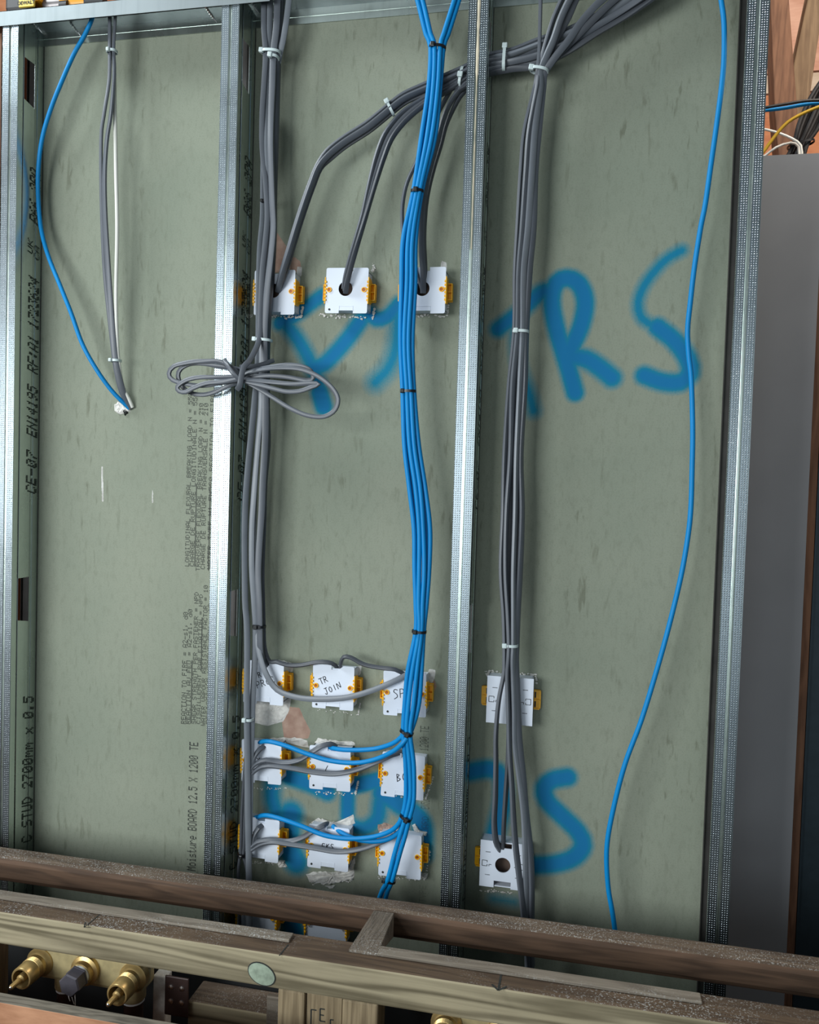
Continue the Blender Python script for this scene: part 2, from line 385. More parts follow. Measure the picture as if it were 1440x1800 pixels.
STROKES = [  # path, width px, softness px, strength
 ([(702, 534), (682, 556), (662, 561), (648, 550)], 24, 8, 1),
 ([(566, 520), (540, 539), (515, 557), (492, 568)], 24, 8, .95),
 ([(500, 566), (527, 602), (548, 642), (560, 676), (568, 712)], 24, 11, .9),
 ([(562, 690), (569, 714)], 30, 7, 1),
 ([(634, 564), (606, 602), (570, 640), (551, 645)], 26, 9, 1),
 ([(699, 545), (697, 605), (684, 645), (660, 672)], 24, 15, .8),
 ([(876, 578), (911, 551), (950, 515), (962, 512)], 24, 9, 1),
 ([(905, 560), (912, 640), (930, 690), (938, 722)], 18, 11, .8),
 ([(1011, 690), (997, 640), (979, 580), (970, 529), (978, 498), (996, 489), (1017, 498), (1029, 529), (1022, 571), (1003, 615)], 27, 7, 1),
 ([(1000, 628), (1030, 631), (1058, 649), (1076, 664)], 28, 9, 1),
 ([(1199, 440), (1169, 458), (1135, 498), (1122, 533), (1129, 560), (1150, 573)], 15, 9, .85),
 ([(1156, 575), (1187, 600), (1209, 631), (1213, 656), (1196, 672), (1164, 671), (1133, 660)], 27, 8, 1),
 ([(508, 1365), (545, 1378), (575, 1392)], 30, 8, 1), ([(480, 1375), (478, 1400), (486, 1428)], 28, 12, .9),
 ([(620, 1382), (672, 1370)], 28, 6, 1), ([(612, 1388), (611, 1435)], 24, 7, 1),
 ([(668, 1410), (663, 1440), (640, 1456), (612, 1448)], 26, 10, .9), ([(672, 1395), (700, 1412), (740, 1445), (742, 1500)], 34, 9, 1),
 ([(512, 1430), (506, 1480), (520, 1515)], 40, 12, 1), ([(505, 1600), (522, 1660), (530, 1700)], 36, 9, 1),
 ([(820, 1358), (862, 1352), (882, 1368), (884, 1410), (872, 1460), (868, 1480)], 28, 9, 1),
 ([(998, 1366), (972, 1371), (957, 1385), (962, 1408), (990, 1436), (1016, 1462), (1025, 1486), (1008, 1508), (972, 1519), (925, 1521)], 28, 8, 1),
 ([(866, 1580), (905, 1586)], 14, 10, .6),
]
paint = np.zeros(X.shape)
for L, wd, soft, k in STROKES:
    d = segdist(smooth2(pxz(L))) * 1080
    paint = np.maximum(paint, k * np.clip((wd / 2 + soft * 1.25 - d) / (soft * 2.3), 0, 1) ** 1.0)
def polymask(L, soft=.003):
    P = pxz(L); ins = np.zeros(X.shape, bool); n = len(P)
    for i in range(n):
        x0, z0 = P[i]; x1, z1 = P[(i + 1) % n]
        c = ((z0 > Z) != (z1 > Z)) & (X < (x1 - x0) * (Z - z0) / (z1 - z0 + 1e-12) + x0); ins ^= c
    d = segdist(np.vstack([P, P[:1]]))
    return np.clip(.5 + np.where(ins, d, -d) / soft * .5, 0, 1)
pink = np.zeros(X.shape)
for L in ([(484, 405), (498, 425), (508, 440), (500, 478), (478, 480), (478, 420)], [(515, 450), (528, 460), (531, 478), (515, 480), (508, 470)],
          [(500, 1242), (526, 1244), (534, 1262), (546, 1285), (542, 1298), (500, 1300), (496, 1270)],
          [(758, 1192), (764, 1196), (768, 1206), (763, 1216), (756, 1214)], [(495, 1170), (508, 1170), (508, 1182), (497, 1182)]):
    pink = np.maximum(pink, polymask(L))
whitep = np.zeros(X.shape)
for L in ([(446, 1232), (512, 1228), (508, 1250), (498, 1268), (470, 1276), (446, 1270)], [(754, 1176), (766, 1178), (764, 1192), (757, 1206), (751, 1190)],
          [(776, 458), (785, 462), (786, 480), (774, 476)], [(523, 468), (531, 470), (530, 486), (521, 486)], [(622, 1172), (636, 1170), (634, 1186), (624, 1190)],
          [(178, 820), (181, 820), (182, 882), (179, 882)], [(268, 860), (270, 860), (270, 884), (267, 884)], [(504, 1170), (516, 1172), (514, 1182), (505, 1180)]):
    whitep = np.maximum(whitep, polymask(L, .002))
nx, nz = len(xs), len(zs)
front = np.stack([X.ravel(), np.zeros(nx * nz), Z.ravel()], 1)
idx = np.arange(nx * nz).reshape(nz, nx)
quads = np.stack([idx[:-1, :-1], idx[:-1, 1:], idx[1:, 1:], idx[1:, :-1]], -1).reshape(-1, 4)
cor = np.array([(BX0, .0125, FZ), (BX1, .0125, FZ), (BX1, .0125, BTOP), (BX0, .0125, BTOP), (BX0, 0, FZ), (BX1, 0, FZ), (BX1, 0, BTOP), (BX0, 0, BTOP)])
n0 = nx * nz
extra = np.array([(0, 3, 2, 1), (4, 0, 1, 5), (7, 6, 2, 3), (4, 7, 3, 0), (5, 1, 2, 6)]) + n0
allv = np.vstack([front, cor]); allq = np.vstack([quads, extra])
me = bpy.data.meshes.new('wall_board'); me.vertices.add(len(allv)); me.vertices.foreach_set('co', allv.ravel())
me.loops.add(allq.size); me.loops.foreach_set('vertex_index', allq.ravel().astype(np.int32))
me.polygons.add(len(allq)); me.polygons.foreach_set('loop_start', np.arange(0, allq.size, 4, dtype=np.int32))
me.update(calc_edges=True); me.validate()
ca = me.color_attributes.new('wear', 'FLOAT_COLOR', 'POINT')
col = np.zeros((len(allv), 4)); col[:n0, 0] = paint.ravel(); col[:n0, 1] = pink.ravel(); col[:n0, 2] = whitep.ravel(); col[:, 3] = 1
ca.data.foreach_set('color', col.ravel()); me.materials.append(M['board'])
board = bpy.data.objects.new('plasterboard', me); C.objects.link(board)
tag(board, 'grey-green moisture board behind the steel studs, sprayed with large blue letters', 'wallboard')

# printed lettering on the board: lines running upwards
m = MB()
def bprint(s, u0, v0, v1, hpx, dot=.72):
    a = at(u0, v0, 0); b = at(u0, v1, 0); L = b[2] - a[2]; h = hpx * .00100
    dottext(m, s, (a[0], -.0002, a[2]), (0, 0, 1), (-1, 0, 0), (0, -1, 0), L, h, dot * 1.15)
def uline(u0, v0, v1):
    a = at(u0, v0, 0); b = at(u0, v1, 0)
    m.add([(a[0], -.0004, a[2]), (a[0] + .0012, -.0004, a[2]), (a[0] + .0012, -.0004, b[2]), (a[0], -.0004, b[2])], [(0, 1, 2, 3)])
bprint('Moisture BOARD 12.5 X 1200 TE', 343, 1530, 1304, 17, .75)
bprint('REACTION TO FIRE = A2-s1, d0', 326, 1272, 1075, 9); bprint('REACTION AU FEU = A2-s1, d0', 333.5, 1272, 1070, 8)
bprint('SHEAR STRENGTH PER FASTENER = NPD', 344, 1272, 1040, 8); bprint('CISAILLEMENT PAR FIXATION = NPD', 351.5, 1272, 1044, 7)
uline(335, 1272, 1160); uline(353, 1180, 1000 + 85)
bprint('WATER VAPOUR RESISTANCE FACTOR = 10', 360, 1275, 1028, 8); bprint('RESISTANCE VAPEUR EAU = 10', 368, 1272, 1060, 7)
bprint('LONGITUDINAL FLEXURAL BREAKING LOAD N = 550', 332, 995, 690, 8); bprint('CHARGE DE RUPTURE LONGITUDINALE N = 550', 340.5, 995, 690, 8)
bprint('TRANSVERSE FLEXURAL BREAKING LOAD N = 210', 351, 1003, 708, 8); bprint('CHARGE DE RUPTURE TRANSVERSALE N = 210', 359.5, 1000, 708, 8)
uline(342, 996, 850); uline(366, 1003, 850)
bprint('WATER TYPE H1 EN520 REACTION TO FIRE', 371, 1000, 690, 8)
bprint('EN520', 366, 1490, 1405, 6)
bprint('1200 TE', 752, 1320, 1276, 15, .6); bprint('EN520', 754, 1422, 1402, 15, .5); bprint('BOARD', 752, 1470, 1435, 12, .5)
bprint('TYPE', 748, 1586, 1556, 12, .4)
m.build('printed_lettering', M['ink'], board)
tag(bpy.data.objects['printed_lettering'], kind='stuff')

# torn paper and crumbled plaster round the cut-outs
def crumble(L, thick, mat, n=1):
    """ragged raised flake with outline L in picture px"""
    P = [(p[0], p[2]) for p in (at(u, v, 0) for u, v in L)]
    Q = []
    for i in range(len(P)):
        a, b = P[i], P[(i + 1) % len(P)]; k = max(2, int(math.hypot(b[0] - a[0], b[1] - a[1]) / .004))
        for j in range(k):
            t = j / k; Q.append((a[0] + (b[0] - a[0]) * t + random.uniform(-.0012, .0012), a[1] + (b[1] - a[1]) * t + random.uniform(-.0012, .0012)))
    cx = sum(q[0] for q in Q) / len(Q); cz = sum(q[1] for q in Q) / len(Q)
    mb = MB(); k = len(Q); rings = (.82, .6, .35)
    vs = [(cx, -thick * .8, cz)] + [(q[0], -.0002, q[1]) for q in Q]
    for g in rings: vs += [(cx + (q[0] - cx) * (g + random.uniform(-.08, .08)), -thick * random.uniform(.35, 1), cz + (q[1] - cz) * (g + random.uniform(-.08, .08))) for q in Q]
    fs = []
    for g in range(len(rings)):
        A, B = 1 + g * k, 1 + (g + 1) * k
        fs += [(B + i, A + i, A + (i + 1) % k, B + (i + 1) % k) for i in range(k)]
    B = 1 + len(rings) * k; fs += [(0, B + i, B + (i + 1) % k) for i in range(k)]
    mb.add(vs, [f[::-1] for f in fs]); return mb.build('torn_flake', mat, board)
for L, t, mt in (
    ([(538, 1536), (552, 1532), (600, 1532), (618, 1515), (624, 1508), (622, 1545), (600, 1550), (575, 1555), (545, 1550)], .006, 'core'),
    ([(447, 1238), (505, 1238), (507, 1252), (496, 1266), (470, 1274), (450, 1268)], .002, 'core'),
    ([(740, 1536), (752, 1534), (750, 1546), (741, 1544)], .006, 'core'), ([(447, 1302), (470, 1298), (500, 1296), (526, 1297), (540, 1303), (543, 1315), (520, 1306), (480, 1304)], .003, 'core'),
    ([(552, 1305), (560, 1298), (590, 1302), (622, 1304), (624, 1310), (590, 1308), (560, 1310)], .003, 'core'),
    ([(546, 1446), (560, 1437), (580, 1443), (600, 1446), (618, 1441), (621, 1432), (624, 1448), (616, 1454), (590, 1452)], .004, 'core'),
    ([(664, 1450), (676, 1446), (690, 1450), (694, 1470), (668, 1470)], .004, 'pinkcore'), ([(724, 1450), (730, 1448), (740, 1460), (752, 1462), (750, 1468), (728, 1460)], .004, 'core'),
    ([(480, 1160), (500, 1161), (520, 1168), (500, 1168), (482, 1166)], .003, 'core'), ([(570, 1557), (590, 1556), (585, 1562)], .003, 'core'),
    ([(655, 470), (660, 474), (656, 480), (652, 476)], .003, 'core'),
    ([(488, 1515), (500, 1512), (505, 1524), (490, 1524)], .005, 'core'), ([(850, 1474), (862, 1472), (888, 1480), (906, 1482), (905, 1486), (860, 1482), (842, 1490)], .003, 'core'),
    ([(852, 1184), (900, 1188), (936, 1190), (940, 1186), (938, 1196), (900, 1193), (856, 1189)], .0025, 'core')):
    crumble(L, t, M[mt])
def crumbs(L, n, size):
    mb = MB(); P = [at(u, v - 6, 0) for u, v in L]
    for i in range(n):
        t = random.random() * (len(P) - 1); j = int(t); p = P[j].lerp(P[j + 1], t - j); q = size * random.uniform(.3, 1)
        c = Vector((p[0], -q * .3, p[2] + random.gauss(0, .0012))); vs = [c + Vector((random.uniform(.5, 1) * q * math.cos(a), -abs(random.gauss(0, q * .3)), random.uniform(.3, .7) * q * math.sin(a))) for a in (0, 1.05, 2.1, 3.14, 4.2, 5.2)]
        mb.add([c + Vector((0, -q * .5, 0))] + vs, [(0, (k + 1) % 6 + 1, k + 1) for k in range(6)])
    tag(mb.build('plaster_crumbs', M['core'], board), kind='stuff')
crumbs([(560, 560), (600, 562), (656, 566), (659, 548)], 70, .0035); crumbs([(440, 560), (500, 563), (530, 564), (533, 545)], 70, .0035)
crumbs([(706, 560), (750, 562), (787, 562), (788, 540)], 60, .0035); crumbs([(655, 470), (660, 478)], 12, .003)
crumbs([(850, 1186), (900, 1189), (942, 1192), (944, 1206)], 60, .003); crumbs([(545, 1252), (630, 1262), (634, 1240)], 40, .0025)
crumbs([(445, 1392), (505, 1392)], 25, .002); crumbs([(548, 1398), (625, 1402), (630, 1380)], 50, .003); crumbs([(672, 1400), (748, 1412), (762, 1370)], 50, .003)
crumbs([(440, 1522), (500, 1524)], 30, .0025); crumbs([(540, 1560), (620, 1552)], 50, .0035); crumbs([(664, 1546), (748, 1552), (756, 1500)], 50, .003); crumbs([(842, 1570), (905, 1576)], 30, .003)
crumble([(200, 712), (208, 706), (216, 710), (230, 722), (222, 728), (208, 728), (202, 722)], .004, M['core'])
crumble([(216, 722), (224, 718), (226, 726), (220, 732)], .0045, M['ink'])  # black patch painting the dark inside of the cable hole

# grey leaning sheet, added black sheet for the dark gap, and timber at the right behind the wall
pr_ = at(1420, 900, .20); pt_ = at(1400, 271, .20)
m = MB(); m.box((1.12, .20, FZ), (pr_[0], .2125, pt_[2]))
tag(m.build('plasterboard', M['panel'], origin=(1.24, .20, FZ)), 'plain grey plasterboard sheet standing behind the right end of the studs', 'wallboard')
m = MB(); m.box((pr_[0] + .003, .22, FZ), (pr_[0] + .018, .27, pt_[2] - .02))
tag(m.build('timber_post', M['wooddark'], origin=(pr_[0] + .01, .22, FZ)), 'thin dark timber upright at the right edge beside the plain grey sheet', 'post')
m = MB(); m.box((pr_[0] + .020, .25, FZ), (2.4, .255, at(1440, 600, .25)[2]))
tag(m.build('shade_sheet', M['shade_backing'], origin=(1.6, .25, FZ)), 'added black sheet standing for the shade in the gap at the far right edge', 'shade_backing')  # sheet added where the gap is only dark

m = MB(); m.box((-.13, -.06, FZ), (-.04, .06, 1.712))
tag(m.build('timber_post', M['wooddark'], origin=(-.085, 0, FZ)), 'reddish timber upright glimpsed at the left edge beside the first steel stud', 'post')

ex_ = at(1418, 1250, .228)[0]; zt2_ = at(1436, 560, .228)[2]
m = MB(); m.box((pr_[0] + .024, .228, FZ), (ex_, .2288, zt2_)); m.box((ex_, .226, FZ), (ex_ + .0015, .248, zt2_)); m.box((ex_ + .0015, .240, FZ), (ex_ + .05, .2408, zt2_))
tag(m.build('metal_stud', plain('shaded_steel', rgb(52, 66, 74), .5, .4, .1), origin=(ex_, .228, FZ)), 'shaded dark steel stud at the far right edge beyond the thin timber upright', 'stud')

# ------------------------------------------------------------------ steel studs
def make_stud():
    H = 1.737 - FZ; x1, x0 = 0, -.030; yf, yb = -.07, -.0006; t = .0007
    root = thing('metal_stud', '', 'stud')
    mb = MB()
    z0, z1 = 0, H
    def strip(p, q, mi=0, dx=0, dy=0, zz0=z0, zz1=z1):   # quad strip with thickness between 2 section points
        d = Vector((q[0] - p[0], q[1] - p[1], 0)).normalized(); n = Vector((-d[1], d[0], 0)) * t
        vs = [(p[0], p[1], zz0), (q[0], q[1], zz0), (q[0] + n[0], q[1] + n[1], zz0), (p[0] + n[0], p[1] + n[1], zz0)]
        vs += [(a, b, zz1) for a, b, _ in vs]
        mb.add(vs, [(0, 1, 5, 4), (1, 2, 6, 5), (2, 3, 7, 6), (3, 0, 4, 7), (0, 3, 2, 1), (4, 5, 6, 7)], mi)
    # front flange, knurled, with a pressed centre groove
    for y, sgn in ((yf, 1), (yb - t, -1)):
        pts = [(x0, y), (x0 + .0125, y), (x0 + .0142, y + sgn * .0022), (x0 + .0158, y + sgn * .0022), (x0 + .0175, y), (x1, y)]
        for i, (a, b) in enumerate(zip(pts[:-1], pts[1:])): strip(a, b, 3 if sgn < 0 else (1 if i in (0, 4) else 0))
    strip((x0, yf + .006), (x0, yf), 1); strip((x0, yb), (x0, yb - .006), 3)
    # web: three strips, slots in the middle one
    ya, yb2 = -.0545, -.0245
    for y0_, y1_ in ((yf, ya), (yb2, yb)):
        strip((x1 - t, y0_), (x1 - t, y1_), 0)
    strip((x1 - t, ya + .001), (x1 - t, ya), 2); strip((x1 - t, yb2 + .001), (x1 - t, yb2), 2)
    holes = [(.694, .774), (1.597, 1.673), (-.2, -.12)]
    cuts = [z0] + [c - FZ for h in sorted(holes) for c in h] + [z1]
    for i in range(0, len(cuts), 2):
        a, b = cuts[i], cuts[i + 1]; sk = .006
        zl0 = a; zr0 = a + (sk if i else 0); zl1 = b + (sk if i + 2 < len(cuts) else 0); zr1 = b
        vs = []
        for x in (x1 - t, x1):
            vs += [(x, ya, zl0), (x, yb2, zr0 - (sk if i else 0) * 2 + (sk if i else 0)), (x, yb2, zr1), (x, ya, zl1)]
        mb.add(vs, [(0, 3, 2, 1), (4, 5, 6, 7), (0, 1, 5, 4), (1, 2, 6, 5), (2, 3, 7, 6), (3, 0, 4, 7)])
    # thin standing seams of the web
    for y in (ya, yb2 + .006):
        strip((x1, y), (x1 + .0006, y + .0008), 0)
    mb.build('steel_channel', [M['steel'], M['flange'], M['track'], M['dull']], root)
    # stamped lettering, reading upwards
    tx = MB()
    def st(s, v0, v1, y0=-.0085, h=.029):
        za = _webz(v0) - FZ; zb = _webz(v1) - FZ
        dottext(tx, s, (x1 + .0003, y0, za), (0, 0, 1), (0, -1, 0), (1, 0, 0), zb - za, h, .92, .25)
    st('C STUD 2700mm x 0.5', 1478, 1225); st('CE-07', 868, 795); st('EN14195', 768, 680); st('RF:A1', 655, 592); st('1723624', 577, 487)
    st('UK', 445, 421, -.0265, .013); st('CA', 452, 428, -.0085, .013); st('B66 2PA', 390, 296)
    lt = tx.build('stamped_lettering', M['steelink'], root); lt['kind'] = 'stuff'
    return root
def _webz(v):
    d = _M @ Vector(((53 - 720) / FPX, 1, (900 - v) / FPX)); t = (0 - CAM[0]) / d[0]
    return (CAM + d * t)[2]
stud = make_stud(); stud.location = (0, 0, FZ)
stud['label'] = 'galvanised steel stud at the far left edge, blue cable curving past its stamped web'
for x, lb in ((.4, 'galvanised steel stud crossed by the coiled grey cable, yellow lugs mirrored in its web'),
              (.8, 'galvanised steel stud with a cream smear down its groove, between blue bundle and TRS letters'),
              (1.197, 'galvanised steel stud at the right end of the board, open side facing the letters')):
    c = copy_tree(stud); c.location = (x, 0, FZ); c['label'] = lb
    if x == .8:
        m = MB(); pts = []
        for v in range(-30, 440, 12):
            p = at(842 - v * .031, v, -.0705); pts.append((.8 - .0145, p[2], (.0022 if v < 130 else .0010) * random.uniform(.7, 1.15)))
        for (xa, za, ra), (xb, zb, rb) in zip(pts[:-1], pts[1:]):
            m.add([(xa - ra, -.0702, za - FZ), (xa + ra, -.0702, za - FZ), (xb + rb, -.0702, zb - FZ), (xb - rb, -.0702, zb - FZ), (xa, -.0712, za - FZ), (xb, -.0712, zb - FZ)], [(0, 3, 5, 4), (1, 4, 5, 2)])
        o = m.build('filler_smear', plain('cream_filler', rgb(206, 196, 172), .8), c, origin=(.8, 0, 0)); o['label'] = 'cream filler smear in the flange groove'
for o in (stud,): o['category'] = 'stud'

# head track ------------------------------------------------------------
tr = thing('head_track', 'galvanised steel head track along the top of the studs, yellow tool resting on it', 'track', (.4, 0, 1.716))
m = MB()
m.box((-.40, -.0724, 1.717), (.452, -.0716, 1.7415))          # front leg, cut short at the right
m.build('front_leg', M['track'], tr, origin=(.4, 0, 1.716))
m = MB(); m.box((-.40, -.0724, 1.7407), (1.25, -.0300, 1.7415)); m.box((-.40, -.0285, 1.7407), (1.25, .0, 1.7415))
m.box((-.40, -.031, 1.7398), (1.25, -.028, 1.7407))
m.build('track_web', M['track'], tr, origin=(.4, 0, 1.716))
m = MB(); m.box((-.03, -.0022, 1.7165), (1.25, -.0012, 1.7407)); m.box((-.03, -.003, 1.728), (1.25, -.0022, 1.7288))
m.build('rear_leg', M['steel'], tr, origin=(.4, 0, 1.716))
# drywall screw tips poking through
for u, v, y in ((66, 50, -.045), (136, 58, -.02), (374, 32, -.03), (448, 15, -.045), (632, -8, -.03)):
    p = at(u, v, y); m = MB(); tipd = Vector((.10, .15, -1)).normalized(); top = p + Vector((-.010, -.006, .016))
    dd = (p + Vector((.006, .004, -.006)) - top); m.lathe(top, dd, [(0, .0019), (dd.length * .7, .0017), (dd.length, .0002)], 8)
    for q in range(5): m.lathe(top + dd * (.1 + q * .13), dd, [(0, .0019), (.0008, .0026), (.0016, .0019)], 8)
    o = m.build('screw_tip', M['screw'], tr, origin=(.4, 0, 1.716))

# ------------------------------------------------------------------ dry-lining boxes
def rnd(pts, r=.003, n=3):
    """round the corners flagged with True"""
    out = []
    N = len(pts)
    for i, (x, z, f) in enumerate(pts):
        if not f: out.append((x, z)); continue
        a = Vector(pts[i - 1][:2]); b = Vector((x, z)); c = Vector(pts[(i + 1) % N][:2])
        p = b + (a - b).normalized() * r; q = b + (c - b).normalized() * r
        for j in range(n + 1):
            t = j / n; out.append(tuple((p * (1 - t) + b * t) * (1 - t) + (b * (1 - t) + q * t) * t))
    return out
def make_box(hole=False, w=.0355, h=.0365, sidelug=True, notchtop=True):
    root = thing('dry_lining_box', '', 'back box')
    D = .028; mb = MB()
    nw = .012; nt = .0045 if not notchtop else .007
    O = [(-w, -h, 1), (-nw, -h, 0), (-nw, -h + .005, 0), (nw, -h + .005, 0), (nw, -h, 0), (w, -h, 1),
         (w, h, 1), (nw * .8, h, 0), (nw * .8, h - nt, 0), (-nw * .3, h - nt, 0), (-nw * .3, h, 0), (-w, h, 1)]
    O = rnd(O)
    hs = []
    if hole: hs = [[(-.002 + .0118 * math.cos(2 * PI * i / 24), .003 + .0118 * math.sin(2 * PI * i / 24)) for i in range(24)]]
    plate(mb, O, hs, -D, -D + .002)
    # side walls as an open tray
    iw, ih = w - .0012, h - .0052
    mb.box((-iw, -D + .002, -ih), (-iw + .0018, 0, ih)); mb.box((iw - .0018, -D + .002, -ih), (iw, 0, ih))
    mb.box((-iw, -D + .002, -ih), (iw, 0, -ih + .0018)); mb.box((-iw, -D + .002, ih - .0018), (iw, 0, ih))
    # moulded rectangle beside the lower notch, lip
    for a, b in (((-nw - .001, -h + .0045), (nw + .001, -h + .0055)), ((-nw, -h + .0115), (nw, -h + .0121)), ((-nw, -h + .004), (-nw + .0006, -h + .0118)), ((nw - .0006, -h + .004), (nw, -h + .0118))):
        mb.box((a[0], -D - .0004, a[1]), (b[0], -D, b[1]))
    mb.build('box_body', M['boxw'], root)
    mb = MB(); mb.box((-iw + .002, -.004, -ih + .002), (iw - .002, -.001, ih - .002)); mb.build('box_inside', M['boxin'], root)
    mb = MB(); mb.cyl((-w + .0075, -D - .0006, -h + .006), (-w + .0075, -D + .0001, -h + .006), .0018, n=12); mb.build('screw_hole', M['ink'], root)
    for s in (-1, 1):
        lg = MB(); x = s * w
        # lug: channel standing on the side wall, wings against the board
        P = [(-.0215, -D - .0012), (.0215, -D - .0012), (.0205, -.014), (.0135, -.0035), (-.0135, -.0035), (-.0205, -.014)]
        def side(xa, xb, P):
            n = len(P); vs = [(xa, y, z) for z, y in P] + [(xb, y, z) for z, y in P]
            fs = [tuple(range(n)), tuple(range(2 * n - 1, n - 1, -1))] + [(i, i + n, (i + 1) % n + n, (i + 1) % n) for i in range(n)]
            if s < 0: fs = [f[::-1] for f in fs]
            lg.add(vs, fs)
        side(x + s * .0002, x + s * .0018, P)
        # outer wall with a shelf and end cheeks
        lg.box((min(x, x + s * .0085), -.0050, -.0145), (max(x, x + s * .0085), -.0035, .0145))
        lg.box((min(x + s * .0075, x + s * .0088), -.0150, -.0135), (max(x + s * .0075, x + s * .0088), -.0035, .0135))
        for z in (-.0135, -.0008, .0120):
            lg.box((min(x, x + s * .0085), -.0150, z), (max(x, x + s * .0085), -.0040, z + .0015))
        # toothed rim along the face
        for q in range(6): lg.box((min(x - s * .0016, x + s * .0020), -D - .0022, -.0170 + q * .0058), (max(x - s * .0016, x + s * .0020), -D - .0004, -.0135 + q * .0058))
        L = lg.build('fixing_lug', M['lug'], root, bevel=.0004)
        bs = MB(); bs.lathe((x - s * .0062, -D + .0004, .0012), (0, -1, 0), [(0, .0042), (.0022, .0042), (.0022, .0028), (.0006, .0026)], 16); bs.build('screw_boss', M['lug'], root)
        bs = MB(); bs.cyl((x - s * .0062, -D - .0003, .0012), (x - s * .0062, -D - .0008, .0012), .0027, n=14); bs.build('boss_hole', M['boss'], root)
    return root
def make_flatbox(hole):
    root = thing('dry_lining_box', '', 'back box'); D = .028; w, h = .0365, .0375; mb = MB()
    if hole:
        n = .0135
        O = [(-w, -h, 0), (-n, -h, 0), (-n, -h + .011, 0), (n, -h + .011, 0), (n, -h, 0), (w, -h, 0), (w, h, 0), (n, h, 0), (n, h - .010, 0), (-n, h - .010, 0), (-n, h, 0), (-w, h, 0)]
        hs = [[(.0122 * math.cos(2 * PI * i / 28), .0122 * math.sin(2 * PI * i / 28)) for i in range(28)]]
    else:
        O = [(-w, -h, 0), (w, -h, 0), (w, h, 0), (-w, h, 0)]; hs = []
    plate(mb, rnd(O), hs, -D, -D + .002)
    iw, ih = w - .0012, h - .0012
    mb.box((-iw, -D + .002, -ih), (-iw + .0018, 0, ih)); mb.box((iw - .0018, -D + .002, -ih), (iw, 0, ih))
    mb.box((-iw, -D + .002, -ih), (iw, 0, -ih + .0018)); mb.box((-iw, -D + .002, ih - .0018), (iw, 0, ih))
    mb.build('box_body', M['boxw'], root)
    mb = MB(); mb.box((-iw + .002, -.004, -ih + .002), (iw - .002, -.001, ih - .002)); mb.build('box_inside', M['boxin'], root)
    mk = MB()
    def ln(a, b, wd=.0009):
        a = Vector((a[0], 0, a[1])); b = Vector((b[0], 0, b[1])); d = (b - a).normalized(); p = Vector((-d[2], 0, d[0])) * wd / 2; y = Vector((0, -D - .0003, 0))
        mk.add([a - p + y, b - p + y, b + p + y, a + p + y], [(0, 1, 2, 3)])
    for s in (-1, 1):
        for z in (.019, -.018): ln((s * .020, z), (s * .028, z))
        for a, b in (((.025, .005), (.033, .005)), ((.033, .005), (.033, -.004)), ((.033, -.004), (.025, -.004)), ((.025, .005), (.025, .002)), ((.025, -.004), (.025, -.001)), ((.018, -.001), (.022, -.001)), ((.022, -.001), (.022, -.004))):
            ln((s * a[0], a[1]), (s * b[0], b[1]))
    mk.build('moulded_marks', M['ink'], root)
    for s in (-1, 1):
        lg = MB(); x = s * w
        pts = rnd([(x, -.0155, 0), (x + s * .011, -.0155, 1), (x + s * .011, .0155, 1), (x, .0155, 0)], .003)
        if s < 0: pts = pts[::-1]
        lg.prism(pts, -.006, -.003)
        for z in (-.0155, -.001, .0135): lg.box((min(x, x + s * .009), -.0095, z), (max(x, x + s * .009), -.006, z + .0018))
        lg.build('fixing_lug', M['lug'], root)
        dk = MB()
        for z in (-.0125, .0025): dk.box((min(x + s * .001, x + s * .0035), -.0064, z), (max(x + s * .001, x + s * .0035), -.0061, z + .0095))
        dk.build('lug_slot', M['ink'], root)
    return root
# handwriting: strokes in a unit cell
HW = {'T': [[(0, 1), (1, .95)], [(.5, 1), (.45, 0)]], 'R': [[(0, 0), (.1, 1)], [(.1, 1), (.7, .9), (.65, .55), (.1, .5)], [(.3, .5), (.9, 0)]],
      'J': [[(.2, 1), (1, 1)], [(.65, 1), (.55, .15), (.25, 0), (0, .2)]], 'O': [[(.5, .9), (.15, .6), (.2, .15), (.55, .05), (.85, .35), (.8, .75), (.5, .9)]],
      'I': [[(.5, .9), (.45, .05)]], 'N': [[(0, 0), (.1, .9), (.8, .1), (.95, 1)]], 'P': [[(0, 0), (.1, 1)], [(.1, 1), (.7, .95), (.7, .55), (.1, .45)]],
      'C': [[(.9, .85), (.4, 1), (.1, .6), (.15, .15), (.6, 0), (.9, .15)]], 'S': [[(.9, .9), (.4, 1), (.15, .75), (.7, .4), (.7, .1), (.1, -.1)]],
      'U': [[(.05, .9), (.15, .1), (.6, .05), (.9, .9)]], 'L': [[(.5, 1), (.1, .1), (.95, .1)]], 'B': [[(.05, 0), (.15, 1)], [(.15, 1), (.65, .85), (.2, .55), (.8, .3), (.05, 0)]],
      'G': [[(.9, .85), (.4, 1), (.1, .5), (.4, 0), (.8, .2), (.85, .5), (.5, .45)]], 'K': [[(0, 0), (.15, 1)], [(.9, 1), (.15, .5), (.9, 0)]], 'E': [[(.9, 1), (.1, 1), (.05, 0), (.9, 0)], [(.05, .5), (.6, .5)]]}
